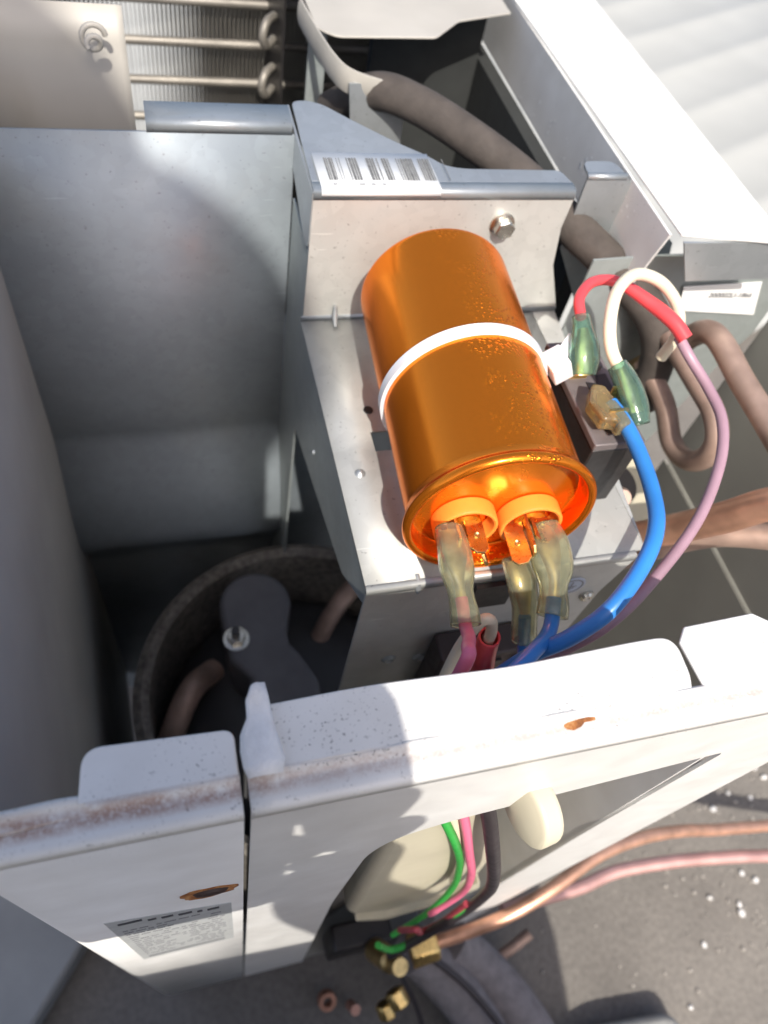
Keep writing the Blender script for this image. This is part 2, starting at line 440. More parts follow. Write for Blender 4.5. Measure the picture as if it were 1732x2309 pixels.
obj('rim_flange', wavy(poly(fl, 'xy', .4793, .0009)), 'white', sp, bevel=.0003, label='long flange with rounded end, sunlit on its right part')
fl2 = [(.1005, .0385), (.1000, .0425), (.0992, .0488), (.1018, .0520), (.1196, .0526), (.1260, .0480), (.175, .046), (.175, .0385)]
obj('rim_flange', wavy(poly(fl2, 'xy', .4793, .0009)), 'white', sp, bevel=.0003, label='short sunlit flange with clipped corners')
obj('post_return', poly([(.0330, .06), (.060, .06), (.060, .40), (.0330, .438)], 'yz', .1218, .0009), 'white_in', sp)
# rust scar on the rim
bm = lathe([(0, .0003), (.0012, .00025), (.0022, 0)], (0, 0, 0), (0, 0, 1), 20)
for vv in bm.verts:
    a0 = math.atan2(vv.co.y, vv.co.x); q = 1+.3*math.sin(2*a0+.6)+.22*math.sin(5*a0); vv.co.x *= q; vv.co.y *= q
bm.transform(Matrix.Translation((.0715, .0374, .4788)) @ Matrix.Diagonal((2.0, .7, 1, 1)) @ Matrix.Rotation(.3, 4, 'Z'))
obj('rust_scar', bm, 'rust', sp)
bm = bmesh.new(); random.seed(9)
for k in range(46):       # dead grass bits and grit stuck on the ledge of the rim
    x = random.uniform(.008, .034); y = random.uniform(.0372, .0384) if random.random() < .6 else random.uniform(.039, .049)
    z = .4805+max(0, y-.0385)*.06; a = random.uniform(0, 3.1); q = random.uniform(.0001, .00045)
    loft([(x, y, z), (x+q*math.cos(a), y+q*math.sin(a), z+.0001)], random.uniform(.00004, .00010), seg=5, bm=bm)
o = obj('grit', bm, plain('grit', (.05, .045, .04), .9), sp); o['kind'] = 'stuff'

# torn strip of paper tape over the end of the flange
bm = bmesh.new(); rows = []
edge = [(.0085, .0533), (.0072, .0510), (.0070, .0478), (.0055, .0450), (.0052, .0420), (.0054, .0392), (.0060, .0370)]
edger = [(.0108, .0536), (.0112, .0512), (.0114, .0480), (.0116, .0452), (.0121, .0425), (.0126, .0398), (.0118, .0372)]
for (xa, ya), (xb, yb) in zip(edge, edger):
    rows.append([bm.verts.new((xa+(xb-xa)*t, ya+(yb-ya)*t, .4816+.0009*math.sin(t*3)+.0004*math.sin(ya*1900+t*5)+max(0, ya-.05)*.6)) for t in (0, .2, .4, .6, .8, 1)])
for a, b in zip(rows, rows[1:]):
    for k in range(5): bm.faces.new((a[k], a[k+1], b[k+1], b[k]))
tag(obj('tape_strip', bm, 'tape', None, solid=.0004, smooth=60, origin=(.009, .045, .4815)), 'torn white paper tape strip wrapped over the end of the rim', 'tape')

# ---- base pan, and an added wall standing in for the ground
bw = thing('ground_stand_in', 'grey wall standing in for the ground behind the copper pipes at right', 'panel', (.246, .11, .03))
obj('wall', boxm(.245, .246, .095, .199, .3345, .474), 'stand_in_grey', bw)  # added wall standing in for the ground
obj('wall', poly([(.095, .03), (.199, .03), (.199, .3335), (.095, .3335)], 'yz', .2435, .001), 'stand_in_grey', bw)  # added wall standing in for the ground
obj('stand_in_crease', tube([(.2445, .096, .334), (.2445, .12, .334), (.2445, .195, .334)], .0007, 4, 8), M['pan'], bw)
tag(obj('base_pan', poly([(-.042, .036), (.156, .036), (.156, .095), (.244, .095), (.244, .47), (-.0645, .47)], 'xy', .020, .010), 'pan', None, origin=(.07, .25, .02)), 'grey base pan at the bottom inside the casing', 'base pan')

# ---- divider panel
dv = thing('divider_panel', 'galvanised steel divider sheet standing upright with a folded top edge', 'panel', (.02, .245, .03))
obj('sheet', ribbon(fillet([(.245, .4785), (.2452, .330), (.2285, .300), (.2235, .268), (.2420, .235), (.245, .03)], [0, .004, .02, .01, .01, 0], 6), -.0552, .0488, 1), 'galv_mid', dv, solid=.0009, offset=0, smooth=60)  # slope below the fold is added to imitate a reflected band of light
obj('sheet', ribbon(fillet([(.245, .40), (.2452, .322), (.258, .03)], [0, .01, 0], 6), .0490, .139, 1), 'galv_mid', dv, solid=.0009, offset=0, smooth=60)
obj('top_flange', ribbon(fillet([(.2449, .4785), (.2449, .4818), (.2555, .4822)], [0, .0022, 0], 8), .0008, .0476, 1), 'galv', dv, solid=.0009, offset=0, smooth=60, label='folded bright top flange')

# ================================================================== ELECTRICAL BRACKET
eb = thing('electrical_bracket', 'galvanised bent steel bracket carrying the orange capacitor', 'bracket', (.09, .15, .33))
LZ = .428
obj('back_plate', poly([(.0488, LZ+.002), (.0488, .4775), (.1393, .4775), (.1388, .466), (.1415, .450), (.150, LZ+.002)], 'xz', .2106, .0009), 'galv_light', eb, smooth=30)
obj('top_fold', ribbon(fillet([(.2108, .4773), (.2108, .4803), (.2150, .4803)], [0, .0026, 0], 8), .0488, .1393), 'galv', eb, solid=.0009, offset=0, smooth=60)
tf = [(.0488, .2150), (.1393, .2150), (.1372, .2222), (.102, .2226), (.0955, .2242), (.0905, .2305), (.0827, .2368), (.070, .2497), (.0605, .2603), (.055, .2626), (.0500, .2615)]
tf = fillet(tf, [0, 0, .002, .006, .004, .004, .01, .01, .004, .004, .003], 5, closed=True)
obj('top_flange', poly(tf, 'xy', .47985, .0009), 'galv', eb, smooth=30, bevel=.0002)
obj('side_flange', poly(fillet([(.2615, .4795), (.2108, .4795), (.2108, .459), (.2165, .457), (.2600, .4725)], [0, 0, .003, .003, .003], 5, closed=True), 'yz', .0484, .0008), 'galv', eb)
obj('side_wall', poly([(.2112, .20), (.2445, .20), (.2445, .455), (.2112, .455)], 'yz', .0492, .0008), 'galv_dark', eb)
# ledge with real holes
lx0, lx1, ly0, ly1 = .0480, .1400, .0995, .2104
def ledge():
    xs = sorted({lx0, lx1, .0620, .0705}); ys = sorted({ly0, ly1, .1478, .1562})
    bm = bmesh.new()
    for i in range(len(xs)-1):
        for j in range(len(ys)-1):
            if i == 1 and j == 1: continue
            vs = [bm.verts.new((x, y, LZ)) for x, y in ((xs[i], ys[j]), (xs[i+1], ys[j]), (xs[i+1], ys[j+1]), (xs[i], ys[j+1]))]
            bm.faces.new(vs)
    bmesh.ops.remove_doubles(bm, verts=bm.verts, dist=1e-6)
    return bm
obj('ledge', ledge(), 'galv_light', eb, solid=.0009, offset=-1, label='flat sunlit ledge with slots')
obj('ledge', poly([(.1402, .1005), (.1402, .2104), (.150, .2104)], 'xy', LZ-.0009, .0009), 'galv_light', eb)
obj('lower_fold', ribbon(fillet([(.2104, LZ), (.2106, LZ), (.2106, LZ+.002)], [0, .0005, 0], 6), lx0, .150), 'galv', eb, solid=.0009, offset=0, smooth=60)
obj('front_fold', ribbon(fillet([(.0995, LZ), (.0975, LZ), (.0975, LZ-.003)], [0, .002, 0], 8), lx0, .1365), 'galv_light', eb, solid=.0009, offset=-1, smooth=60)
FPM = 'galv_light'
fpl = fillet([(lx0, LZ-.0031), (.1365, LZ-.0031), (.1325, .405), (.130, .33), (lx0, .30)], 0, closed=True)
obj('front_plate', poly(fpl, 'xz', .0976, .0009), 'galv_light', eb, smooth=30)
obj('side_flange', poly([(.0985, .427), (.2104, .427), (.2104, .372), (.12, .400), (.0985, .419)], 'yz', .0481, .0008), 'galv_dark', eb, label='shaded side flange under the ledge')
def disc(c, ax, r, d=.0003, seg=24, r2=None): return lathe([(0, d), (r*.9, d), (r, d*.4), (r, -d)], c, ax, seg)
obj('round_hole', disc((.0634, .1655, LZ+.0001), (0, 0, 1), .0017), 'black', eb)
obj('rivet', lathe([(0, .0012), (.0007, .0011), (.0013, .0005), (.0018, 0)], (.055, .1396, LZ), (0, 0, 1), 24), 'galv', eb)
obj('rivet', lathe([(0, .0010), (.0007, .0008), (.0011, 0)], (.0481, .1714, .400), (-1, 0, 0), 20), 'galv', eb)
for px, pz in ((.0631, .3748), (.0747, .3724)):
    obj('dimple', lathe([(0, .0002), (.0012, .0003), (.0016, .0009), (.0022, .0006), (.0027, 0)], (px, .0975, pz), (0, -1, 0), 24), 'galv_dark', eb)
# pressed ribs at the lower fold
for gx in (.0600, .1310):
    obj('rib', loft([(gx, .2098, LZ+.007), (gx, .2085, LZ+.003), (gx, .2060, LZ+.0004)], [(.0007, .0007), (.0012, .0012), (.0006, .0006)], seg=10), 'galv', eb)
obj('rib', loft([(.0640, .1010, LZ), (.0640, .0985, LZ-.0012), (.0640, .0970, LZ-.004)], [(.0006, .0006), (.0013, .0013), (.0006, .0006)], seg=10), 'galv', eb)
# screw at the top right of the back plate
sc = thing('mounting_screw', 'plated hex screw on the bracket face above the capacitor', 'screw', (.1154, .2106, .468))
hexp = [(.0037*math.cos(math.radians(60*k+15)), .0037*math.sin(math.radians(60*k+15))) for k in range(6)]
obj('washer', lathe([(.0044, 0), (.0044, .0008), (.0035, .0012), (0, .0012)], (.1154, .2106, .468), (0, -1, 0), 32), 'nickel', sc)
bm = poly(hexp, 'xz', 0, -.0032); bm.transform(Matrix.Translation((.1154, .2094, .468)))
obj('hex_head', bm, 'nickel', sc, bevel=.0005, smooth=30)
obj('recess', lathe([(.0022, .00005), (.0017, -.0012), (0, -.0014)], (.1154, .2062, .468), (0, -1, 0), 20), 'nickel', sc)
sc = thing('mounting_screw', 'small shaded screw on the bracket front face beside the round sticker', 'screw', (.128, .0975, .404))
obj('head', lathe([(.0026, 0), (.0026, .0009), (.0018, .0016), (.0008, .0016), (.0006, .0010), (0, .0009)], (.128, .0975, .404), (0, -1, 0), 24), 'nickel', sc)
# barcode label (white, wraps over the bend)
bl = thing('barcode_label', 'white barcode sticker on the bracket top flange', 'label', (.07, .215, .4812))
obj('paper', ribbon(fillet([(.2298, .4812), (.2103, .4812), (.2099, .4790)], [0, .0022, 0], 6), .0512, .0905), 'label', bl, solid=.00015, offset=1, smooth=60)
bm = bmesh.new(); random.seed(21)
def barrow(x0, groups):
    x = x0
    for wds, gap in groups:
        for wd, sp_ in wds:
            vs = [bm.verts.new((x+s*wd+sh, y, .48148)) for s, y, sh in ((0, .2147, 0), (1, .2147, 0), (1, .2268, 0), (0, .2268, 0))]
            bm.faces.new(vs); x += wd+sp_
        x += gap
barrow(.0544, [([(.0006, .0002), (.0004, .0003), (.0009, .0002), (.0003, .0012), (.0002, .0007), (.0002, 0)], .0022),
               ([(.0004, .0004), (.0009, .0002), (.0006, .0002), (.0008, 0)], .0031),
               ([(.0010, .0002), (.0006, .0002), (.0007, .0008), (.0004, 0)], .0014),
               ([(.0006, .0002), (.0008, .0003), (.0004, 0)], .0026),
               ([(.0003, .0005), (.0003, .0004), (.0008, .0002), (.0005, .0002), (.0010, .0002), (.0005, .0002), (.0006, 0)], .0019),
               ([(.0004, .0003), (.0004, .0003), (.0008, .0002), (.0008, .0002), (.0004, 0)], .0046), ([(.0003, 0)], 0)])
obj('barcode_bars', bm, plain('worn_ink', (.16, .16, .155), .5, var=.3, scale=600), bl, smooth=0)
bm = bmesh.new()
for x, wd in ((.0552, .0012), (.0635, .0021), (.0675, .0015), (.0712, .0012)):
    vs = [bm.verts.new((x+a*wd, .2122+b*.0007, .48148)) for a, b in ((0, 0), (1, 0), (1, 1), (0, 1))]; bm.faces.new(vs)
obj('caption_print', bm, 'inkgrey', bl, smooth=0)
# round earth sticker on the front plate
st = thing('earth_sticker', 'pale round earth-symbol sticker on the shaded bracket front', 'sticker', (.1195, .0974, .413))
obj('disc', lathe([(0, .0003), (.0052, .0003), (.0053, 0)], (.1185, .0974, .413), (0, -1, 0), 40), plain('pale_blue_sticker', (.50, .55, .64), .5, var=.03), st)
obj('printed_ring', lathe([(.0040, .00032), (.0040, .00042), (.0044, .00042), (.0044, .00032)], (.1185, .0974, .413), (0, -1, 0), 40, closed=True), 'inkgrey', st)
bm = bmesh.new(); y1, y0 = .09708, .09698
box(bm, .1183, .1187, y0, y1, .4132, .4160)
for k, wd in enumerate((.0022, .0014, .0006)): box(bm, .1185-wd, .1185+wd, y0, y1, .4128-.0009*k, .4132-.0009*k)
obj('earth_symbol', bm, 'inkgrey', st, smooth=0)

# ================================================================== CAPACITOR
AX = Vector((math.sin(math.radians(3.8)), math.cos(math.radians(3.8)), 0)); F = Vector((.0825, .1003, .4545)); SD = Vector((AX.y, -AX.x, 0)); UZ = Vector((0, 0, 1))
def CP(s, z, d): return F+SD*s+UZ*z+AX*d
cp = thing('capacitor', 'shiny orange aluminium can capacitor lying on the bracket', 'capacitor', tuple(CP(0, -.0255, .05)))
def capobj(name, prof, mat, label=None, seg=96):
    """lathe about the can's own axis, kept in local coordinates so the film streaks run along it"""
    bm = lathe(prof, (0, 0, 0), (0, 1, 0), seg)
    o = obj(name, bm, mat, cp, smooth=35, label=label)
    o.location = F-Vector(cp.location); o.rotation_euler = (0, 0, -math.radians(3.8)); return o
Rb = .0250
prof = [(Rb, .0042), (Rb, .0905)]
for k in range(9):
    a = math.radians(90*k/8); prof.append((Rb-.003+.003*math.cos(a), .0915+.003*math.sin(a)))
prof += [(.019, .0947), (.0185, .0937), (0, .0935)]
capobj('can', prof, 'can', 'orange metallic cylinder with fine film bubbles')
rim = []
for k in range(15):
    a = math.radians(-60+ (300)*k/14); rim.append((.0258+.0014*math.cos(a), .0016+.0016*math.sin(a)))
rim = [(Rb+.0001, .0062), (Rb+.0004, .0045)]+[(.0256+.0014*math.cos(math.radians(t)), .0016-.0016*math.sin(math.radians(t))) for t in range(-70, 181, 18)]+[(.0241, .003), (.0238, .0062)]
capobj('rolled_rim', rim, 'can', 'thick rolled front rim')
capobj('end_disc', [(.0240, .0058), (.0236, .0066), (.0225, .0070), (.0210, .0066), (0, .0066)], 'canface', 'bright orange recessed end face')
# two terminal posts: collar, blades
def oriented(bm, s, z, d, rot=0.):
    """local x = side, y = out of the face (towards viewer), z = up"""
    m = Matrix.Translation(CP(s, z, d)) @ Matrix((( SD.x, -AX.x, 0, 0), (SD.y, -AX.y, 0, 0), (0, 0, 1, 0), (0, 0, 0, 1))) @ Matrix.Rotation(rot, 4, 'Y')
    bm.transform(m)
    bmesh.ops.recalc_face_normals(bm, faces=bm.faces); return bm
def blade(w, length, t=.0008, hole=.45):
    n = 14; c = w*.28
    out = [(-w/2, 0), (w/2, 0), (w/2, length-c), (w/2-c, length), (-w/2+c, length), (-w/2, length-c)]
    bm = bmesh.new()
    for dz in (-t/2, t/2): pass
    a = [bm.verts.new((x, y, -t/2)) for x, y in out]; b = [bm.verts.new((x, y, t/2)) for x, y in out]
    bm.faces.new(a[::-1]); bm.faces.new(b)
    for i in range(6): bm.faces.new((a[i], a[(i+1) % 6], b[(i+1) % 6], b[i]))
    return bm
TERM = ((-.0078, -.0066), (.0115, -.0066))
for ti, (ts, tz) in enumerate(TERM):
    bm = bmesh.new()
    n = 60; rings = []
    for k in range(n+1):
        a = math.radians((-50 if ti == 0 else -35)+ (280 if ti == 0 else 262)*k/n)
        sec = [(.0078, 0), (.0092, 0), (.0092, .0046), (.0089, .0052), (.0081, .0052), (.0078, .0046)]
        rings.append([bm.verts.new((r*math.cos(a), y, r*math.sin(a))) for r, y in sec])
    for a, b in zip(rings, rings[1:]):
        for k in range(6): bm.faces.new((a[k], a[(k+1) % 6], b[(k+1) % 6], b[k]))
    bm.faces.new(rings[0]); bm.faces.new(rings[-1][::-1])
    col = obj('terminal_collar', oriented(bm, ts, tz, .0064), 'collar', cp, smooth=45, bevel=.0003)
    obj('insulator', oriented(lathe([(.0048, -.001), (.0048, .0035), (.0040, .0042), (0, .0042)], (0, 0, 0), (0, 1, 0), 28), ts, tz, .0064), 'canface', col)
for s, z, rot, L_ in ((-.0128, -.0030, 95, .013), (-.0062, -.0046, 8, .0135), (-.0040, -.0082, 62, .0150), (.0062, -.0070, -22, .0165), (.0092, -.0052, 82, .0150), (.0128, -.0036, 12, .0120)):
    b = oriented(blade(.0056, L_), s, z, .0062, math.radians(rot))
    bo = obj('terminal_blade', b, 'brass', cp, smooth=0, bevel=.00015)
    if abs(rot) < 40:
        obj('blade_hole', oriented(lathe([(.0009, .0), (.0008, .0004), (.0005, .0001), (0, .0)], (0, L_*.6, .0004), (0, 0, 1), 14), s, z, .0062, math.radians(rot)), 'brass_dull', bo)

# ================================================================== CABLE TIE
ct = thing('cable_tie', 'white nylon cable tie strapped round the orange capacitor', 'cable tie', tuple(CP(0, -.0255, .049)))
TD = .0470
def tie_pt(a, r, d=TD): return CP(r*math.cos(a), r*math.sin(a), d)
bm = bmesh.new(); rings = []
tilt = .0
for k in range(97):
    a = math.radians(-35+360*k/96)
    rr_ = Rb+.00005
    if math.sin(a) < -.97: rr_ = Rb+.0001
    d0 = TD+.0035*math.cos(a)*.35
    rings.append([bm.verts.new(tie_pt(a, r, d0+e)) for r, e in ((rr_, -.0019), (rr_+.0011, -.0017), (rr_+.0011, .0017), (rr_, .0019))])
for a, b in zip(rings, rings[1:]):
    for k in range(4): bm.faces.new((a[k], a[(k+1) % 4], b[(k+1) % 4], b[k]))
obj('strap', bm, 'tie', ct, smooth=50)
hd = obj('lock_head', poly(rrect(-.0040, .0040, -.0042, .0042, .0008), 'xy', 0, .0062), 'tie', ct, bevel=.0004)
a = math.radians(18)
HM = Matrix.Translation(-Vector(ct.location)) @ Matrix.Translation(tie_pt(a, Rb+.0016, TD+.001)) @ Matrix.Rotation(math.radians(8), 4, 'Z') @ Matrix.Rotation(math.radians(62), 4, 'Y')
hd.matrix_local = HM
tl = obj('tail', poly([(-.0019, 0), (.0019, 0), (.0019, .0100), (-.0019, .0108)], 'xy', 0, .0013), 'tie', ct, bevel=.0002)
tl.matrix_local = Matrix.Translation(-Vector(ct.location)) @ Matrix.Translation(tie_pt(a, Rb+.0044, TD+.0025)) @ Matrix.Rotation(math.radians(-48), 4, 'Z') @ Matrix.Rotation(math.radians(24), 4, 'X')

# ================================================================== WIRES ON THE CAPACITOR
def sleeve(parent, path, radii, mat, up=(0, 0, 1), name='vinyl_sleeve'):
    P, Q = resample(path, radii, 8)
    outer = loft(P, Q, up, 22, caps=False)
    return obj(name, outer, mat, parent, smooth=60, solid=.0006, offset=-1)
def crimp(parent, path, radii):
    P, Q = resample(path, radii, 6)
    return obj('crimp_terminal', loft(P, Q, (0, 0, 1), 14), 'brass_dull', parent, smooth=60)

wp = thing('pink_wire', 'pink wire with yellowed vinyl sleeve plugged on the left capacitor terminal', 'wire', (.066, .076, .45))
pA = [(.0684, .1010, .4520), (.0682, .0950, .4515), (.0676, .0885, .4502), (.0672, .0830, .4490), (.0668, .0770, .4478), (.0665, .0745, .4472)]
sleeve(wp, pA, [(.0038, .0026), (.0048, .0030), (.0048, .0032), (.0030, .0027), (.0034, .0033), (.0036, .0033)], 'sleeve', (.5, 0, .86))
crimp(wp, [(.0684, .1000, .4520), (.0680, .0930, .4512), (.0674, .0860, .4496), (.0668, .0795, .4482)], [(.0031, .0012), (.0033, .0013), (.0015, .0015), (.0014, .0014)])
obj('insulation', tube([(.0670, .0815, .4488), (.0664, .0745, .4472), (.0645, .0690, .4520), (.0605, .0635, .4600), (.0575, .0585, .4640), (.0560, .0565, .4380), (.0555, .0560, .4200), (.058, .058, .39)], .0017), 'pink', wp)

wb = thing('blue_wire', 'blue wire with yellowed vinyl sleeve plugged on the right capacitor terminal', 'wire', (.10, .08, .43))
pB = [(.0962, .1000, .4490), (.0966, .0940, .4485), (.0966, .0880, .4465), (.0955, .0830, .4445), (.0942, .0780, .4430), (.0932, .0755, .4420)]
sleeve(wb, pB, [(.0049, .0026), (.0055, .0031), (.0052, .0033), (.0034, .0029), (.0037, .0034), (.0038, .0034)], 'sleeve', (-.1, 0, 1))
crimp(wb, [(.0962, .0990, .4490), (.0966, .0930, .4483), (.0962, .0860, .4460), (.0948, .0800, .4437)], [(.0033, .0012), (.0035, .0013), (.0016, .0016), (.0015, .0015)])
obj('insulation', tube([(.0948, .0800, .4437), (.0926, .0740, .4418), (.0895, .0700, .4420), (.0840, .0660, .4440), (.0750, .0605, .4440), (.0660, .0570, .4400), (.0600, .0560, .4250), (.060, .058, .39)], .0021), 'blue', wb)

wc = thing('blue_wire', 'short blue wire with a sleeve half hidden behind the right connector', 'wire', (.09, .085, .43))
pC = [(.0895, .0960, .4400), (.0902, .0900, .4385), (.0908, .0840, .4340), (.0908, .0800, .4290), (.0910, .0770, .4250)]
sleeve(wc, pC, [(.0036, .0024), (.0044, .0030), (.0036, .0030), (.0033, .0030), (.0033, .0030)], 'sleeve', (.3, 0, 1))
crimp(wc, [(.0896, .0950, .4398), (.0902, .0890, .4378), (.0908, .0820, .4320)], [(.0028, .0012), (.0030, .0014), (.0014, .0014)])
obj('insulation', tube([(.0908, .0815, .4310), (.0911, .0765, .4240), (.0905, .0720, .4180), (.0850, .0690, .4160), (.078, .067, .405), (.074, .067, .38)], .0018), 'blue', wc)

# ================================================================== RELAY AND ITS WIRES
rl_ = thing('relay', 'black plastic relay box with three plugged wires right of the capacitor', 'relay', (.126, .14, LZ))
obj('body', boxm(.1180, .1345, .1195, .1620, LZ+.0003, .4555), 'black', rl_, bevel=.0006)
obj('cover', boxm(.1178, .1347, .1193, .1622, .4557, .4585), 'greyplastic', rl_, bevel=.0005)
obj('cover_recess', poly([(.1245, .140), (.1325, .138), (.1325, .147), (.1290, .1465), (.128, .143), (.1245, .144)], 'xy', .4586, .0003), 'black', rl_, smooth=0)
obj('cover_ridge', boxm(.1292, .1312, .148, .1605, .4587, .4615), 'greyplastic', rl_, bevel=.0004)
obj('cover_recess', rrect and poly(rrect(.1225, .1325, .123, .135, .003), 'xy', .4586, .0003), 'black', rl_, smooth=0)
for a in ((.1195, .1255, .146, .1468), (.1262, .1322, .1335, .1343), (.1215, .1275, .1250, .1258)):
    obj('tab', boxm(*a, .4585, .4670), 'brass', rl_)

wr_ = thing('red_wire', 'violet wire in a red shrink tube arching from the relay to the front', 'wire', (.13, .15, .47))
sleeve(wr_, [(.1222, .1575, .4735), (.1222, .1545, .4720), (.1222, .1500, .4690), (.1219, .1465, .4662), (.1215, .1432, .4632)], [(.0022, .0022), (.0026, .0024), (.0040, .0030), (.0043, .0032), (.0032, .0028)], 'sleeve_green', (0, .3, 1))
crimp(wr_, [(.1222, .1540, .4715), (.1220, .1490, .4685), (.1216, .1430, .4630)], [(.0016, .0014), (.003, .0014), (.003, .0012)])
obj('shrink_tube', loft(catmull([(.1222, .1570, .4732), (.1238, .1640, .4750), (.1310, .1705, .4755), (.1405, .1712, .4745), (.1480, .1630, .4735), (.1530, .1540, .4730), (.1558, .1480, .4710)], 10), [(.0017+.0007*min(1, max(0, (i-25)/20)),)*2 for i in range(61)], seg=16), 'red', wr_)
obj('insulation', tube([(.1548, .1500, .4700), (.1590, .1450, .4655), (.1625, .1350, .4620), (.1625, .1235, .4600), (.1560, .1095, .4570), (.1420, .0930, .4520), (.1225, .0785, .4450), (.1080, .0705, .4430), (.0980, .0685, .4350), (.0880, .0695, .4200), (.082, .075, .405)], .0017), 'violet', wr_)

ww = thing('white_wire', 'cream white wire looping up from the relay and curling back', 'wire', (.13, .14, .47))
sleeve(ww, [(.1285, .1400, .4700), (.1300, .1370, .4685), (.1318, .1330, .4660), (.1328, .1285, .4635), (.1332, .1240, .4610)], [(.0024, .0024), (.0032, .0028), (.0040, .0030), (.0040, .0030), (.0028, .0024)], 'sleeve_green', (0, .3, 1))
crimp(ww, [(.1292, .1390, .4695), (.1315, .1340, .4665), (.1328, .1270, .4630)], [(.0015, .0014), (.0028, .0014), (.0028, .0012)])
obj('insulation', tube([(.1290, .1395, .4697), (.1262, .1430, .4740), (.1262, .1490, .4790), (.1310, .1580, .4825), (.1400, .1645, .4830), (.1500, .1640, .4800), (.1570, .1600, .4740), (.1595, .1560, .4660), (.159, .156, .455)], .0019), 'cream_wire', ww)

wd_ = thing('blue_wire', 'long blue wire bowing from the tan flag connector down to the front', 'wire', (.128, .12, .46))
flag = [(.1170, .1300), (.1205, .1365), (.1240, .1355), (.1262, .1255), (.1268, .1205), (.1225, .1195), (.1222, .1222), (.1185, .1225)]
obj('flag_sleeve', poly(fillet(flag, .001, 4, closed=True), 'xy', .4615, .0052), 'sleeve_tan', wd_, bevel=.0008)
obj('flag_terminal', poly([(.1195, .1290), (.1215, .1340), (.1238, .1330), (.1250, .1225), (.1230, .1220)], 'xy', .4632, .0014), 'brass_dull', wd_)
obj('insulation', tube([(.1245, .1300, .4645), (.1262, .1230, .4640), (.1268, .1120, .4630), (.1255, .0990, .4620), (.1215, .0880, .4620), (.1140, .0785, .4605), (.1020, .0690, .4570), (.0930, .0665, .4480), (.0860, .0680, .4350), (.080, .070, .41), (.078, .072, .38)], .0023), 'blue', wd_)
tag(obj('thin_black_wire', tube([(.1095, .203, .4295), (.112, .186, .4305), (.118, .192, .4330), (.125, .188, .4310), (.133, .170, .4295), (.136, .165, .4294)], .0009, 10, 10), 'black_wire', None, origin=(.118, .19, .43)), 'thin black wire coiled on the ledge behind the cable tie end', 'wire')

# ---- shaded terminal block with the cream wire on the bracket front
tb = thing('terminal_block', 'dark brown terminal block in shade on the bracket front face', 'terminal block', (.095, .092, .36))
M['brown'] = plain('brown_plastic', (.045, .032, .03), .5)
obj('body', boxm(.076, .112, .0865, .0972, .345, .392), 'brown', tb, bevel=.001)
for k in range(3): obj('slot', boxm(.080+.011*k, .087+.011*k, .0855, .0864, .372, .388), 'black', tb)
obj('clip_slot', boxm(.0825, .0955, .0955, .0972, .4105, .4240), 'black', eb, label='black slot under the capacitor rim')
wq = thing('cream_wire', 'shaded cream wire bent into a red end connector below the capacitor', 'wire', (.075, .08, .41))
obj('insulation', tube([(.064, .066, .39), (.0680, .0730, .4050), (.0715, .0780, .4230), (.0745, .0790, .4370), (.0775, .0790, .4375), (.0800, .0790, .4300), (.0810, .0790, .4220)], .0017), 'cream_wire', wq)
sleeve(wq, [(.0806, .0790, .4260), (.0815, .0790, .4180), (.0835, .0790, .4080), (.085, .079, .398)], [(.0026, .0026), (.0033, .0028), (.0040, .0028), (.0040, .0026)], 'red')

# ================================================================== COMPRESSOR
cm = thing('compressor', 'black compressor in a felt jacket deep inside the casing at left', 'compressor', (.048, .135, .03))
cc = (.048, .136, 0)
obj('shell', lathe([(.071, .03), (.071, .205), (.067, .222), (.052, .238), (.025, .246), (0, .247)], cc, (0, 0, 1), 64), 'shell', cm)
obj('felt_jacket', lathe([(.0735, .03), (.0735, .262), (.0770, .265), (.0810, .262), (.0815, .03)], cc, (0, 0, 1), 72), 'felt', cm)
def capsule8():
    out = []
    c1 = (.0290, .1765, .0175); c2 = (.0365, .1290, .0165)
    for k in range(25):
        a = math.radians(-30+215*k/24); out.append((c1[0]+c1[2]*math.cos(a), c1[1]+c1[2]*math.sin(a)))
    out += [(.0125, .160), (.0135, .148)]
    for k in range(25):
        a = math.radians(150+225*k/24); out.append((c2[0]+c2[2]*math.cos(a), c2[1]+c2[2]*math.sin(a)))
    out += [(.046, .1475), (.0425, .1525), (.0420, .1600)]
    return out
tc = obj('terminal_cover', poly(capsule8(), 'xy', .245, .032), 'darkgrey', cm, bevel=.003, segs=4, smooth=40, label='dark grey figure-eight terminal cover')
obj('cover_nut', poly([(.0175+.0044*math.cos(math.radians(60*k)), .1582+.0044*math.sin(math.radians(60*k))) for k in range(6)], 'xy', .2772, .004), 'nickel', tc, bevel=.0005, smooth=30)
obj('washer', lathe([(.0062, .2771), (.0062, .2780), (.003, .2781)], (.0175, .1582, 0), (0, 0, 1), 32), 'nickel', tc)
obj('stud', lathe([(.002, .281), (.002, .287), (0, .2872)], (.0172, .1584, 0), (0, 0, 1), 16), 'shell', tc)
obj('suction_pipe', tube([(-.0250, .122, .20), (-.0180, .130, .235), (-.0060, .147, .250), (.006, .160, .24)], .0062), 'copper_old', cm)
obj('discharge_pipe', tube([(.060, .166, .236), (.070, .176, .252), (.082, .185, .262), (.100, .192, .275), (.125, .197, .30)], .0050), 'copper_old', cm)

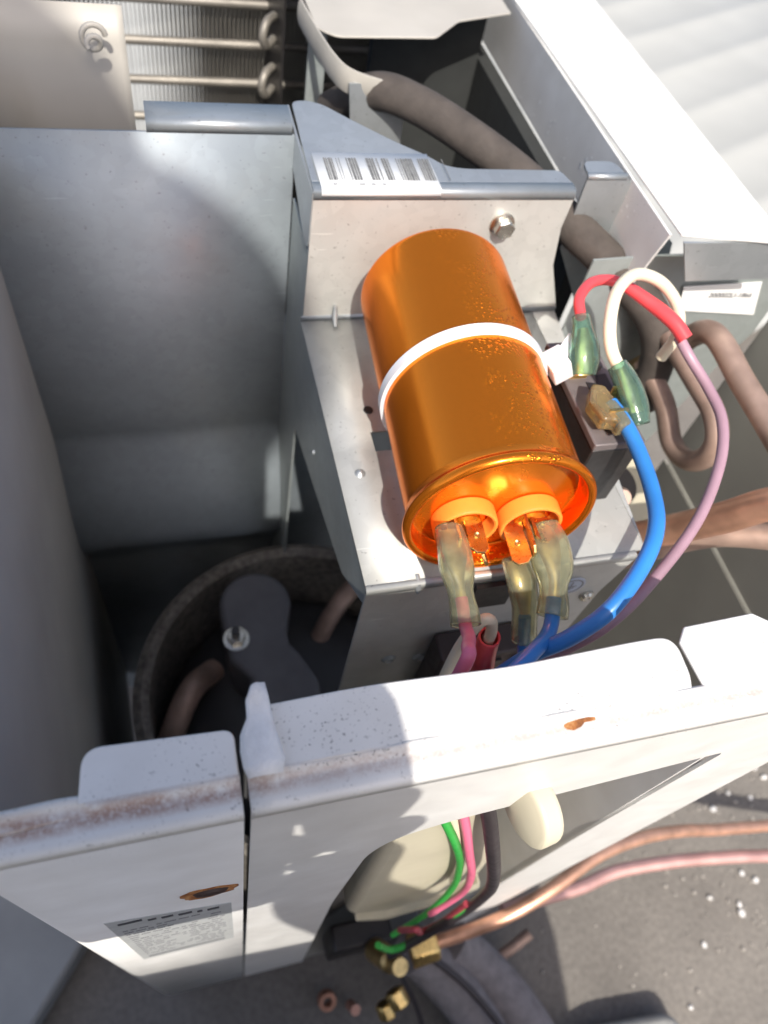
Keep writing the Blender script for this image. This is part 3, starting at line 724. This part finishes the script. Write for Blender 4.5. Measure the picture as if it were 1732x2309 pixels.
# ================================================================== COPPER PIPES INSIDE
def pipe(name, P, r, mat, label, cat='pipe', n=10):
    return tag(obj(name, tube(P, r, n, 18), mat, None, smooth=60, origin=P[0]), label, cat)
pipe('copper_pipe', [(.186, .190, .418), (.190, .172, .412), (.190, .157, .405), (.190, .146, .408), (.190, .1400, .4170), (.190, .1410, .4260), (.190, .150, .4315), (.1885, .166, .4335), (.186, .185, .436)], .0042, 'copper_old', 'dull copper U-bend pipe in front of the grey stand-in wall')
pipe('copper_pipe', [(.197, .190, .418), (.1985, .1865, .434), (.199, .177, .4425), (.1995, .155, .4410), (.200, .136, .4400), (.2, .11, .438), (.2, .07, .43)], .0046, 'copper_old', 'straight dull copper pipe at the right edge above the U-bend')
pipe('copper_pipe', [(.2, .090, .452), (.187, .1035, .4400), (.178, .1105, .4220), (.166, .1220, .3960), (.155, .1330, .3750), (.14, .15, .35)], .0056, 'copper', 'bright copper pipe slanting in from the right edge behind the violet wire')
pipe('copper_pipe', [(.203, .1000, .420), (.185, .1120, .4080), (.170, .1190, .3900), (.155, .124, .370), (.140, .128, .34)], .0048, 'copper_old', 'dark copper pipe running just below the bright slanting one')
vl = thing('service_valve', 'black-capped brass valve in shade behind the long blue wire', 'valve', (.165, .15, .36))
obj('body', lathe([(.011, 0), (.0125, .004), (.0125, .014), (.010, .018), (.010, .026), (0, .027)], (.160, .150, .372), (.1, -.15, 1), 32), 'black', vl)
obj('stem', lathe([(.004, 0), (.004, .018), (.003, .02), (0, .02)], (.1565, .142, .394), (-.1, -.5, .7), 20), 'copper_old', vl)
obj('cap_screw', lathe([(0, .0022), (.0016, .0018), (.0024, 0)], (.1585, .1515, .4005), (.1, -.15, 1), 18), 'nickel', vl)
tag(obj('cream_clip', poly(fillet([(.176, .130), (.205, .134), (.205, .185), (.172, .176)], .006, 5, closed=True), 'xy', .352, .012), 'beige', None, bevel=.002, origin=(.19, .15, .35)), 'cream plastic block among the pipes on the right', 'clip')

# ================================================================== BACK: COIL END, FOAM PIPE, FAN SIDE
ce = thing('coil_cover', 'overexposed white painted casing strip running diagonally at top right', 'casing strip', (.19, .28, .44))
obj('top_plate', poly([(.1690, .1870), (.2090, .1815), (.2065, .62), (.1600, .62)], 'xy', .4792, .0010), 'white_in', ce, bevel=.0003)
obj('inner_face', poly([(.1950, .4515), (.62, .4515), (.62, .4790), (.1885, .4790)], 'yz', .1655, .0010), 'white_in', ce, label='grey shaded inner face of the strip')
obj('front_face', poly([(.1690, .4790), (.2090, .4785), (.2180, .4630), (.178, .4630)], 'xz', .1840, .0010), 'galv', ce)
random.seed(5); bm = bmesh.new()
for k in range(34):
    y = .215+.125*(k//5)/7+random.uniform(-.004, .004); z = .468-.002*(k//5)+random.uniform(-.006, .006); r = random.uniform(.0003, .0009)
    vs = [bm.verts.new((.16535, y+r*math.cos(a)*random.uniform(.5, 1.3), z+r*math.sin(a)*random.uniform(.5, 1.5))) for a in (0, 1.2, 2.4, 3.6, 5.)]
    bm.faces.new(vs)
o = obj('paint_flecks', bm, 'label', ce, smooth=0); o['kind'] = 'stuff'
cav = thing('cavity_shade_pads', 'dark pads painting the shade of the cavity behind the foam pipe', 'insulation', (.15, .35, .03))  # near-black sheets standing in for the shade of the open cavity
obj('side_shade_pad', boxm(.158, .1645, .224, .62, .03, .4512), 'cavity', cav)
obj('rear_shade_pad', boxm(.105, .1575, .36, .366, .03, .470), 'cavity', cav)
cp2 = thing('coil_end_plate', 'galvanised end plate with brown stain and paper label at right', 'plate', (.2, .2, .34))
obj('plate', poly([(.1500, .4600), (.1760, .4615), (.2430, .4610), (.2430, .4200), (.2378, .4060), (.2250, .3460), (.190, .340), (.1500, .40)], 'xz', .2000, .0009), 'galv_dark', cp2)
def stain():
    m, n, l, b = nt('brown_stain'); co = coords(n)
    l.new(ramp(n, l, noise(n, l, co, 90, 4), [(.3, (.20, .13, .05)), (.7, (.36, .27, .14))]), b.inputs['Base Color']); b.inputs['Roughness'].default_value = .7; return m
obj('stain', poly(fillet([(.1825, .4010), (.189, .4080), (.2000, .4180), (.2010, .4150), (.1915, .3990), (.1850, .3900)], .003, 5, closed=True), 'xz', .19985, .0001), stain(), cp2, smooth=0)
obj('flange', poly(fillet([(.1475, .2205), (.1630, .2205), (.1610, .2285), (.1490, .2285)], .003, 5, closed=True), 'xy', .4795, .0009), 'galv', cp2, label='small bright folded tab')
obj('wing', poly([(.1475, .4795), (.1635, .4795), (.1760, .468), (.1960, .452), (.2000, .438), (.1960, .418), (.170, .415), (.1480, .45)], 'xz', .2195, .0009), 'galv', cp2)
obj('wing_fold', ribbon(fillet([(.2197, .4790), (.2197, .4803), (.2210, .4803)], [0, .0012, 0], 5), .1475, .1630), 'galv', cp2, solid=.0009, offset=0)
cp3 = thing('parts_label', 'white printed parts label beside the cream wire loop', 'label', (.215, .195, .44))
obj('paper', poly([(.1930, .4480), (.2280, .4490), (.2350, .4320), (.1970, .4360)], 'xz', .1985, .0003), 'label', cp3, smooth=0)
cu = bpy.data.curves.new('label_print', 'FONT'); cu.body = '200002LI-1866'; cu.size = .0034; cu.extrude = .00003
to = bpy.data.objects.new('label_print', cu); C.objects.link(to)
bpy.context.view_layer.update()
me = bpy.data.meshes.new_from_object(to.evaluated_get(bpy.context.evaluated_depsgraph_get())); bpy.data.objects.remove(to)
me.transform(Matrix.Translation((.2065, .19815, .4425)) @ Matrix.Rotation(math.radians(2), 4, 'Y') @ Matrix.Rotation(math.radians(90), 4, 'X'))
me.materials.append(M['inkgrey'])
o = bpy.data.objects.new('label_print', me); C.objects.link(o); o.parent = cp3; o.location = -Vector(cp3.location)

pipe('foam_pipe', [(.078, .318, .448), (.0885, .2925, .4690), (.102, .279, .4715), (.1190, .258, .4700), (.1360, .240, .4650), (.1495, .2225, .4590), (.1640, .2060, .4520), (.1800, .1940, .4400), (.188, .187, .425), (.19, .183, .40)], .0070, 'foam', 'brown-grey foam covered pipe running behind the bracket')
tag(obj('support_strip', poly([(.0690, .36), (.0765, .36), (.0765, .476), (.0690, .476)], 'xz', .330, .0010), 'galv_dark', None, origin=(.072, .33, .36)), 'narrow blue-grey upright steel strip left of the white top plate', 'strip')
mb = thing('motor_bracket', 'white steel motor bracket with a rounded corner at the top of the picture', 'bracket', (.10, .33, .40))
obj('top_plate', poly(fillet([(.0660, .42), (.0690, .3160), (.0760, .3105), (.1176, .3140), (.1317, .3295), (.1590, .3400), (.1590, .42)], [0, .008, .003, .002, .002, 0, 0], 6, closed=True), 'xy', .4795, .0009), 'cream_sheet', mb, bevel=.0003)
obj('side_lip', loft(catmull([(.0665, .34, .4760), (.0690, .318, .4755), (.0720, .300, .4750), (.0770, .2900, .4740), (.0900, .2860, .4720)], 6), (.0010, .0050), (0, 0, 1), 10), 'cream_sheet', mb)
obj('web', poly([(.0765, .4745), (.0995, .4755), (.1030, .40), (.0870, .40)], 'xz', .2870, .0009), 'galv', mb)

cl_ = thing('condenser_coil', 'finned condenser coil with bright tubes at the back of the fan side', 'coil', (.05, .45, .03))
bm = bmesh.new(); x = -.064
while x < .158:
    box(bm, x, x+.0003, .432, .455, .032, .470); x += .0022
o = obj('fins', bm, 'fin', cl_, smooth=0); o['kind'] = 'stuff'
for k in range(16):
    z = .460-.0195*k
    obj('coil_tube', tube([(-.064, .4275, z), (.05, .4275, z), (.160, .4275, z)], .0022, 2, 12), 'fin', cl_)
for k in range(4):
    z = .4485-.0235*k
    obj('return_bend', tube([(.0655, .398, z), (.0610, .391, z), (.0590, .3885, z-.0052), (.0610, .391, z-.0104), (.0655, .398, z-.0104)], .0021, 6, 10), 'fin', cl_)
obj('end_plate', poly([(.380, .03), (.432, .03), (.432, .470), (.380, .470)], 'yz', .0670, .001), 'black', cl_)

fs = thing('fan_shroud', 'cream fan shroud sheet with a curled lip at top left', 'fan shroud', (-.04, .30, .30))
bm = bmesh.new(); rows = []
for i in range(25):
    x = -.064+.0630*i/24
    row = []
    for j in range(17):
        t = j/16; z = .30+.19*t
        y = .292+.010*math.sin(t*3.1)+.012*math.exp(-((x+.032)/.006)**2)*0+.05*max(0, t-.78)
        y -= .0035/(1+math.exp(-(x+.0385)/.0016))*max(0, min(1, (.985-t)*6))
        row.append(bm.verts.new((x-.002*t, y, z)))
    rows.append(row)
for a, b in zip(rows, rows[1:]):
    for k in range(16): bm.faces.new((a[k], a[k+1], b[k+1], b[k]))
obj('sheet', bm, 'cream_sheet', fs, solid=.001, smooth=70)
lip = []
for k in range(30):
    a = math.radians(20*k); r = .0042-.0026*k/30
    lip.append((-.0135+r*math.cos(a), .293-.0016*k/6, .4845+r*math.sin(a)))
obj('curled_lip', loft(lip, .0010, (0, 1, 0), 10), 'cream_sheet', fs)

# ================================================================== OUTSIDE, LOW DOWN
sv = thing('wiring_cover', 'cream plastic wiring cover behind the cut-out of the side panel', 'cover', (.08, .05, .16))
bm = poly(fillet([(.045, .40), (.050, .408), (.0715, .412), (.1010, .315), (.1080, .270), (.104, .215), (.075, .200), (.052, .23)], .008, 6, closed=True), 'xz', .0360, .03)
obj('shell', bm, 'beige', sv, bevel=.005, segs=4)
obj('lower_lip', poly(fillet([(.056, .222), (.076, .190), (.106, .205), (.115, .235), (.108, .262), (.103, .216), (.076, .204)], .004, 5, closed=True), 'xz', .0335, .02), 'beige', sv, bevel=.002)
tag(obj('round_clip', lathe([(0, -.0030), (.0085, -.0030), (.0092, -.0022), (.0092, .0022), (.0080, .0030), (0, .0031)], (.0725, .0300, .437), (-.98, -.18, .06), 36), 'beige', None, bevel=.0006, origin=(.0735, .0285, .437)), 'cream plastic disc hanging under the rim beside the cables', 'clip')
def cable(name, P, r, mat, label): return tag(obj(name, tube(P, r, 10, 12), mat, None, smooth=60, origin=P[0]), label, 'cable')
cable('green_cable', [(.0480, .0475, .452), (.0480, .0430, .439), (.0550, .0352, .421), (.0640, .0310, .395), (.0760, .0310, .350), (.0850, .0300, .30), (.083, .027, .26), (.072, .024, .225)], .0013, 'green', 'green cable hanging through the cut-out beside the pink one')
cable('pink_cable', [(.0540, .0475, .452), (.0540, .0430, .439), (.0605, .0352, .421), (.0680, .0295, .392), (.0790, .0275, .350), (.0880, .0275, .300), (.083, .026, .262)], .0014, 'pink', 'pink cable hanging between the green and black ones')
cable('white_cable', [(.0510, .0478, .452), (.0515, .0440, .438), (.0585, .0370, .418), (.068, .033, .385), (.081, .034, .335), (.09, .034, .285)], .0016, 'cream_wire', 'thin cream cable between the green and pink cables')
cable('black_cable', [(.0600, .0475, .452), (.0600, .0430, .439), (.0665, .0352, .423), (.0740, .0280, .395), (.0860, .0245, .350), (.0960, .0250, .305), (.098, .024, .265), (.088, .021, .225), (.075, .018, .19)], .0022, 'black_wire', 'thick black cable curving down right of the pink one')
cable('green_cable', [(.0660, .022, .215), (.0740, .0195, .202), (.084, .020, .212), (.0930, .022, .235), (.097, .025, .270)], .0016, 'green', 'green cable loop at the bottom of the cover')
cable('red_cable', [(.0720, .024, .245), (.0755, .0215, .262), (.0800, .0215, .245), (.0860, .0225, .225), (.0930, .0235, .240), (.0960, .0255, .275)], .0014, plain('maroon', (.30, .04, .06), .4), 'thin maroon cable kinked below the cover')

vb = thing('brass_valves', 'brass service valve block with flare nut at the foot of the side panel', 'valve', (.095, .02, .05))
def hexnut(c, ax, r, h):
    bm = poly([(r*math.cos(math.radians(60*k)), r*math.sin(math.radians(60*k))) for k in range(6)], 'xy', 0, h)
    bm.transform(Matrix.Translation(c) @ Vector(ax).to_track_quat('Z', 'Y').to_matrix().to_4x4()); return bm
obj('valve_body', lathe([(.007, 0), (.007, .022), (.005, .024), (.005, .034), (0, .034)], (.0850, .027, .085), (.2, -.35, .8), 24), 'brass_dull', vb)
obj('flare_nut', hexnut((.1020, .0205, .104), (1, .08, .1), .0098, .0170), 'brass', vb, bevel=.0012)
obj('valve_core', hexnut((.0915, .004, .082), (.3, -.8, -.2), .0065, .010), 'brass', vb, bevel=.001)
obj('valve_core', hexnut((.086, -.001, .070), (.2, -.8, -.4), .0058, .009), 'brass', vb, bevel=.001)
obj('mount', boxm(.060, .098, .030, .046, .030, .085), 'black', vb, bevel=.002)
o = pipe('copper_tube', [(.1150, .0215, .107), (.1350, .0225, .113), (.1600, .0250, .125), (.1880, .0320, .132), (.2250, .0440, .132), (.262, .0490, .124), (.3000, .0490, .110), (.335, .0460, .095), (.40, .040, .08)], .0040, 'copper', 'bright copper tube running from the brass nut across the ground to the right')
pipe('copper_tube', [(.170, .0300, .088), (.2000, .0320, .084), (.2300, .0330, .080), (.2600, .0370, .078), (.300, .0350, .076), (.335, .0310, .074), (.38, .024, .07), (.45, .01, .06)], .0045, plain('pinkish_copper', (.62, .36, .32), .45, .6, .15, 60), 'thicker pinkish copper tube behind and right of the bright one')
pipe('insulated_hose', [(.112, .024, .060), (.122, .016, .050), (.134, .002, .042), (.146, -.016, .036), (.160, -.050, .030), (.17, -.10, .03)], .0150, 'hose', 'grey foam insulated hose on the ground below the brass nut')
pipe('insulated_hose', [(.140, .024, .045), (.152, .014, .034), (.166, -.002, .028), (.182, -.030, .026), (.20, -.08, .026)], .0165, 'hose', 'second grey foam hose lying right of the first')
pipe('power_cable', [(.118, .018, .074), (.132, .006, .066), (.146, -.010, .060), (.160, -.032, .055), (.18, -.07, .05)], .0022, 'black_wire', 'black power cable lying along the grey foam hoses', 'cable')
pipe('power_cable', [(.10, .018, .06), (.108, .002, .045), (.114, -.012, .03), (.12, -.04, .01)], .0016, 'black_wire', 'thin black power cable left of the grey foam hoses', 'cable')
tag(obj('old_pipe_end', loft([(.172, .004, .012), (.190, .010, .020), (.205, .016, .026)], .004, seg=12), 'copper_old', None, origin=(.19, .01, .01)), 'short dull pipe end sticking out beside the foam hoses', 'pipe')
tag(obj('flare_nut', lathe([(.0032, .0), (.0032, .006), (.0060, .006), (.0064, .003), (.0060, 0)], (.0575, .0105, .010), (.1, -.5, .85), 24, closed=True), plain('copper_nut', (.55, .29, .2), .45, .8), None, origin=(.0575, .0105, .006)), 'round copper nut with a dark hole lying on the shaded ground', 'nut')
tag(obj('copper_stub', lathe([(.0, 0), (.0035, 0), (.0035, .010), (0, .010)], (.0729, .0031, .010), (.2, -.4, .9), 16), plain('copper_stub', (.5, .28, .21), .5, .7), None, origin=(.0729, .0031, .006)), 'small copper stub lying right of the round nut', 'pipe stub')
tag(obj('rubber_mat', poly(fillet([(.16, -.12), (.30, -.13), (.295, -.052), (.235, -.047), (.19, -.06)], .012, 5, closed=True), 'xy', .0, .02), plain('grey_rubber', (.22, .22, .21), .7), None, bevel=.004, origin=(.23, -.09, 0)), 'rounded grey rubber pad at the bottom edge', 'pad')

# white grit scattered on the ground
random.seed(12)
spots = [(.4003, .0193), (.3655, .0086), (.3871, -.0008), (.3858, -.0068), (.4705, .1201), (.4201, .0788), (.4384, .0716), (.3159, -.0536), (.43, .10), (.455, .095), (.41, .012), (.345, -.02), (.415, .088), (.445, .11), (.46, .085), (.40, .07), (.39, .095)]
for k, (x, y) in enumerate(spots):
    r = random.uniform(.0016, .0033)
    bm = bmesh.new(); bmesh.ops.create_icosphere(bm, subdivisions=1, radius=r)
    for vv in bm.verts: vv.co *= random.uniform(.6, 1.25); vv.co.z *= .75
    for vv in bm.verts: vv.co += Vector((x, y, r*.6))
    o = obj('white_pebble', bm, 'stone', None, origin=(x, y, 0))
    tag(o, 'white grit crumb scattered on the sunlit ground at right', 'pebble', 'white grit on the ground')

random.seed(31); bm = bmesh.new()
for k in range(520):
    x = random.gauss(.43, .09); y = random.gauss(.06, .07)
    if x < .18: continue
    r = random.uniform(.0004, .0016)
    M4 = Matrix.Translation((x, y, r*.5)) @ Matrix.Rotation(random.uniform(0, 6), 4, 'Z') @ Matrix.Diagonal((1, random.uniform(.5, 1), random.uniform(.4, .8), 1))
    bmesh.ops.create_icosphere(bm, subdivisions=1, radius=r, matrix=M4)
o = obj('gravel', bm, plain('grit_mix', (.38, .35, .31), .9, var=.6, scale=70), None, smooth=0); o['kind'] = 'stuff'
o['label'] = 'fine loose grit scattered over the sunlit ground at right'; o['category'] = 'gravel'

# ================================================================== THE PERSON HOLDING THE PHONE (outside the frame, shades the unit)
def skin(name, joints, bones, root, mat, parent=None, sub=2):
    me = bpy.data.meshes.new(name)
    me.from_pydata([j[:3] for j in joints], bones, [])
    o = bpy.data.objects.new(name, me); C.objects.link(o)
    m = o.modifiers.new('skin', 'SKIN'); m.use_smooth_shade = True
    for i, j in enumerate(joints):
        r = j[3]; me.skin_vertices[0].data[i].radius = r if isinstance(r, tuple) else (r, r)
        me.skin_vertices[0].data[i].use_root = (i == root)
    s = o.modifiers.new('sub', 'SUBSURF'); s.levels = sub; s.render_levels = sub
    me.materials.append(mat)
    if parent: o.parent = parent; o.location = -world_loc(parent)
    return o
M['cloth'] = plain('dark_blue_cloth', (.05, .06, .10), .9, scale=60)
M['trouser'] = plain('grey_trousers', (.09, .09, .095), .9, scale=60)
M['skin'] = plain('skin', (.45, .27, .19), .5, var=.06, sss=.1)

def body_mat():
    m, n, l, b = nt('clothes_and_skin'); co = coords(n)
    sep = n.new('ShaderNodeSeparateXYZ'); l.new(co, sep.inputs[0])
    head = mathn(n, l, 'GREATER_THAN', sep.outputs['Z'], 1.01)
    hand = mathn(n, l, 'GREATER_THAN', sep.outputs['Y'], -.20)
    legs = mathn(n, l, 'LESS_THAN', sep.outputs['Z'], .50)
    cloth = mix(n, l, legs, (.05, .06, .10), (.09, .09, .095))
    sk = mathn(n, l, 'MAXIMUM', head, mathn(n, l, 'MULTIPLY', hand, mathn(n, l, 'SUBTRACT', 1., legs)))
    l.new(mix(n, l, sk, cloth, (.45, .27, .19)), b.inputs['Base Color']); b.inputs['Roughness'].default_value = .8
    bump(n, l, b, noise(n, l, co, 40, 4), .3, .004); return m
CM = cam.matrix_world
def cl(x, y, z): return CM @ Vector((x, y, z))
pr = thing('person', 'unseen person in a dark shirt squatting before the unit, both hands raised to a phone', 'person', (-.2, -.55, 0))
rw, lw = cl(.037, -.175, .045), cl(-.105, -.150, .035)      # wrists
rp, lp = cl(.030, -.112, .022), cl(-.082, -.100, .020)      # palms
J = [(-.33, -.74, .36, (.16, .13)), (-.33, -.71, .52, (.14, .11)), (-.32, -.63, .70, (.15, .11)), (-.29, -.565, .83, (.14, .10)),
     (-.22, -.50, .965, .055), (-.175, -.455, 1.03, .06), (-.160, -.425, 1.11, (.075, .085)), (-.175, -.43, 1.18, (.075, .06)),
     (-.13, -.53, .81, .065), (.05, -.42, .615, .046), (*rw, .022), (*rp, (.028, .016)),
     (-.46, -.58, .84, .065), (-.40, -.36, .66, .048), (*lw, .026), (*lp, (.028, .016)),
     (-.22, -.74, .34, .10), (.10, -.38, .40, .068), (.08, -.60, .10, .045), (.09, -.47, .035, .038),
     (-.45, -.74, .34, .10), (-.40, -.37, .42, .068), (-.40, -.60, .10, .045), (-.40, -.47, .035, .038)]
B = [(0, 1), (1, 2), (2, 3), (3, 4), (4, 5), (5, 6), (6, 7), (3, 8), (8, 9), (9, 10), (10, 11), (3, 12), (12, 13), (13, 14), (14, 15), (0, 16), (16, 17), (17, 18), (18, 19), (0, 20), (20, 21), (21, 22), (22, 23)]
skin('body', J, B, 0, body_mat(), pr)
def finger(pts, r, name='finger'):
    pts = [cl(*p) for p in pts]
    skin(name, [(*p, r*(1-.12*i)) for i, p in enumerate(pts)], [(i, i+1) for i in range(len(pts)-1)], 0, M['skin'], pr)
for k, (y, ln, ox) in enumerate(((-.056, .9, .024), (-.075, 1., .030), (-.093, .95, .037), (-.111, .8, .036))):
    finger([(.028, y-.02, .022), (ox, y, .010), (ox-.004, y+.002, -.006), (ox-.008-.026*ln, y+.004, -.010)], .0085)
    finger([(-.088, y-.03, .020), (-.086, y-.02, .008), (-.080, y-.016, -.007), (-.080+.026*ln, y-.014, -.010)], .0085)
finger([(.030, -.105, .020), (.024, -.085, .014), (.018, -.068, .010), (.014, -.056, .008)], .0125, 'palm_heel')
finger([(.022, -.105, .024), (.006, -.090, .026), (-.010, -.078, .020), (-.022, -.070, .0165)], .0095, 'thumb')
finger([(-.080, -.105, .024), (-.062, -.090, .026), (-.048, -.078, .020), (-.036, -.070, .0165)], .0095, 'thumb')
hc = Vector((-.133, -.41, 1.146))
bm = bmesh.new(); bmesh.ops.create_uvsphere(bm, u_segments=32, v_segments=18, radius=1)
bm.transform(Matrix.Translation(hc) @ Matrix.Diagonal((.102, .078, .066, 1)))
bmesh.ops.delete(bm, geom=[v for v in bm.verts if v.co.z < 1.128], context='VERTS')
ht = obj('bucket_hat', bm, plain('hat_cloth', (.07, .07, .08), .9), pr, solid=.003)
bm = bmesh.new(); bmesh.ops.create_uvsphere(bm, u_segments=32, v_segments=18, radius=1)
bm.transform(Matrix.Translation((-.186, -.44, 1.285)) @ Matrix.Diagonal((.090, .066, .080, 1)))
obj('hat_crown', bm, 'cloth', ht)
bm = loft([hc+Vector((0, .085, -.015)), hc+Vector((0, .102, -.045)), hc+Vector((0, .085, -.055))], [(.006, .006), (.013, .012), (.009, .006)], (0, 1, 0), 12)
obj('nose', bm, 'skin', pr)
for sx in (-1, 1):
    bm = bmesh.new(); bmesh.ops.create_uvsphere(bm, u_segments=12, v_segments=8, radius=.011); bm.transform(Matrix.Translation(hc+Vector((sx*.030, .080, -.018))))
    obj('eye', bm, 'tie', pr)
    bm = loft([hc+Vector((sx*.076, 0, -.005)), hc+Vector((sx*.084, -.008, -.03)), hc+Vector((sx*.078, 0, -.055))], [(.006, .012), (.008, .018), (.005, .009)], (0, 1, 0), 12)
    obj('ear', bm, 'skin', pr)
ph = obj('phone', poly(rrect(-.0655, .0100, -.146, .0130, .008), 'xy', .0025, .008), plain('phone_black', (.03, .03, .035), .2, coat=.5), None, bevel=.0015)
ph.matrix_world = CM.copy()
tag(ph, 'black phone held up in both hands over the unit', 'phone')

tk = thing('added_shade_case', 'black case outside the view, added to shade the ground before the unit', 'shade blocker', (-.035, -.26, 0))  # unseen case, put in only to shade the ground and the panel foot
obj('shell', poly(rrect(-.27, .190, .004, .415, .06, 8), 'xz', -.305, .09), 'black', tk, bevel=.012, segs=3)  # body of the added shade case
obj('added_case_handle', tube([(-.10, -.26, .414), (-.09, -.26, .428), (-.035, -.26, .433), (.02, -.26, .428), (.03, -.26, .414)], .010, 6, 12), 'greyplastic', tk)
for x in (-.16, .09): obj('added_case_latch', boxm(x, x+.035, -.318, -.304, .30, .35), 'greyplastic', tk, bevel=.003)
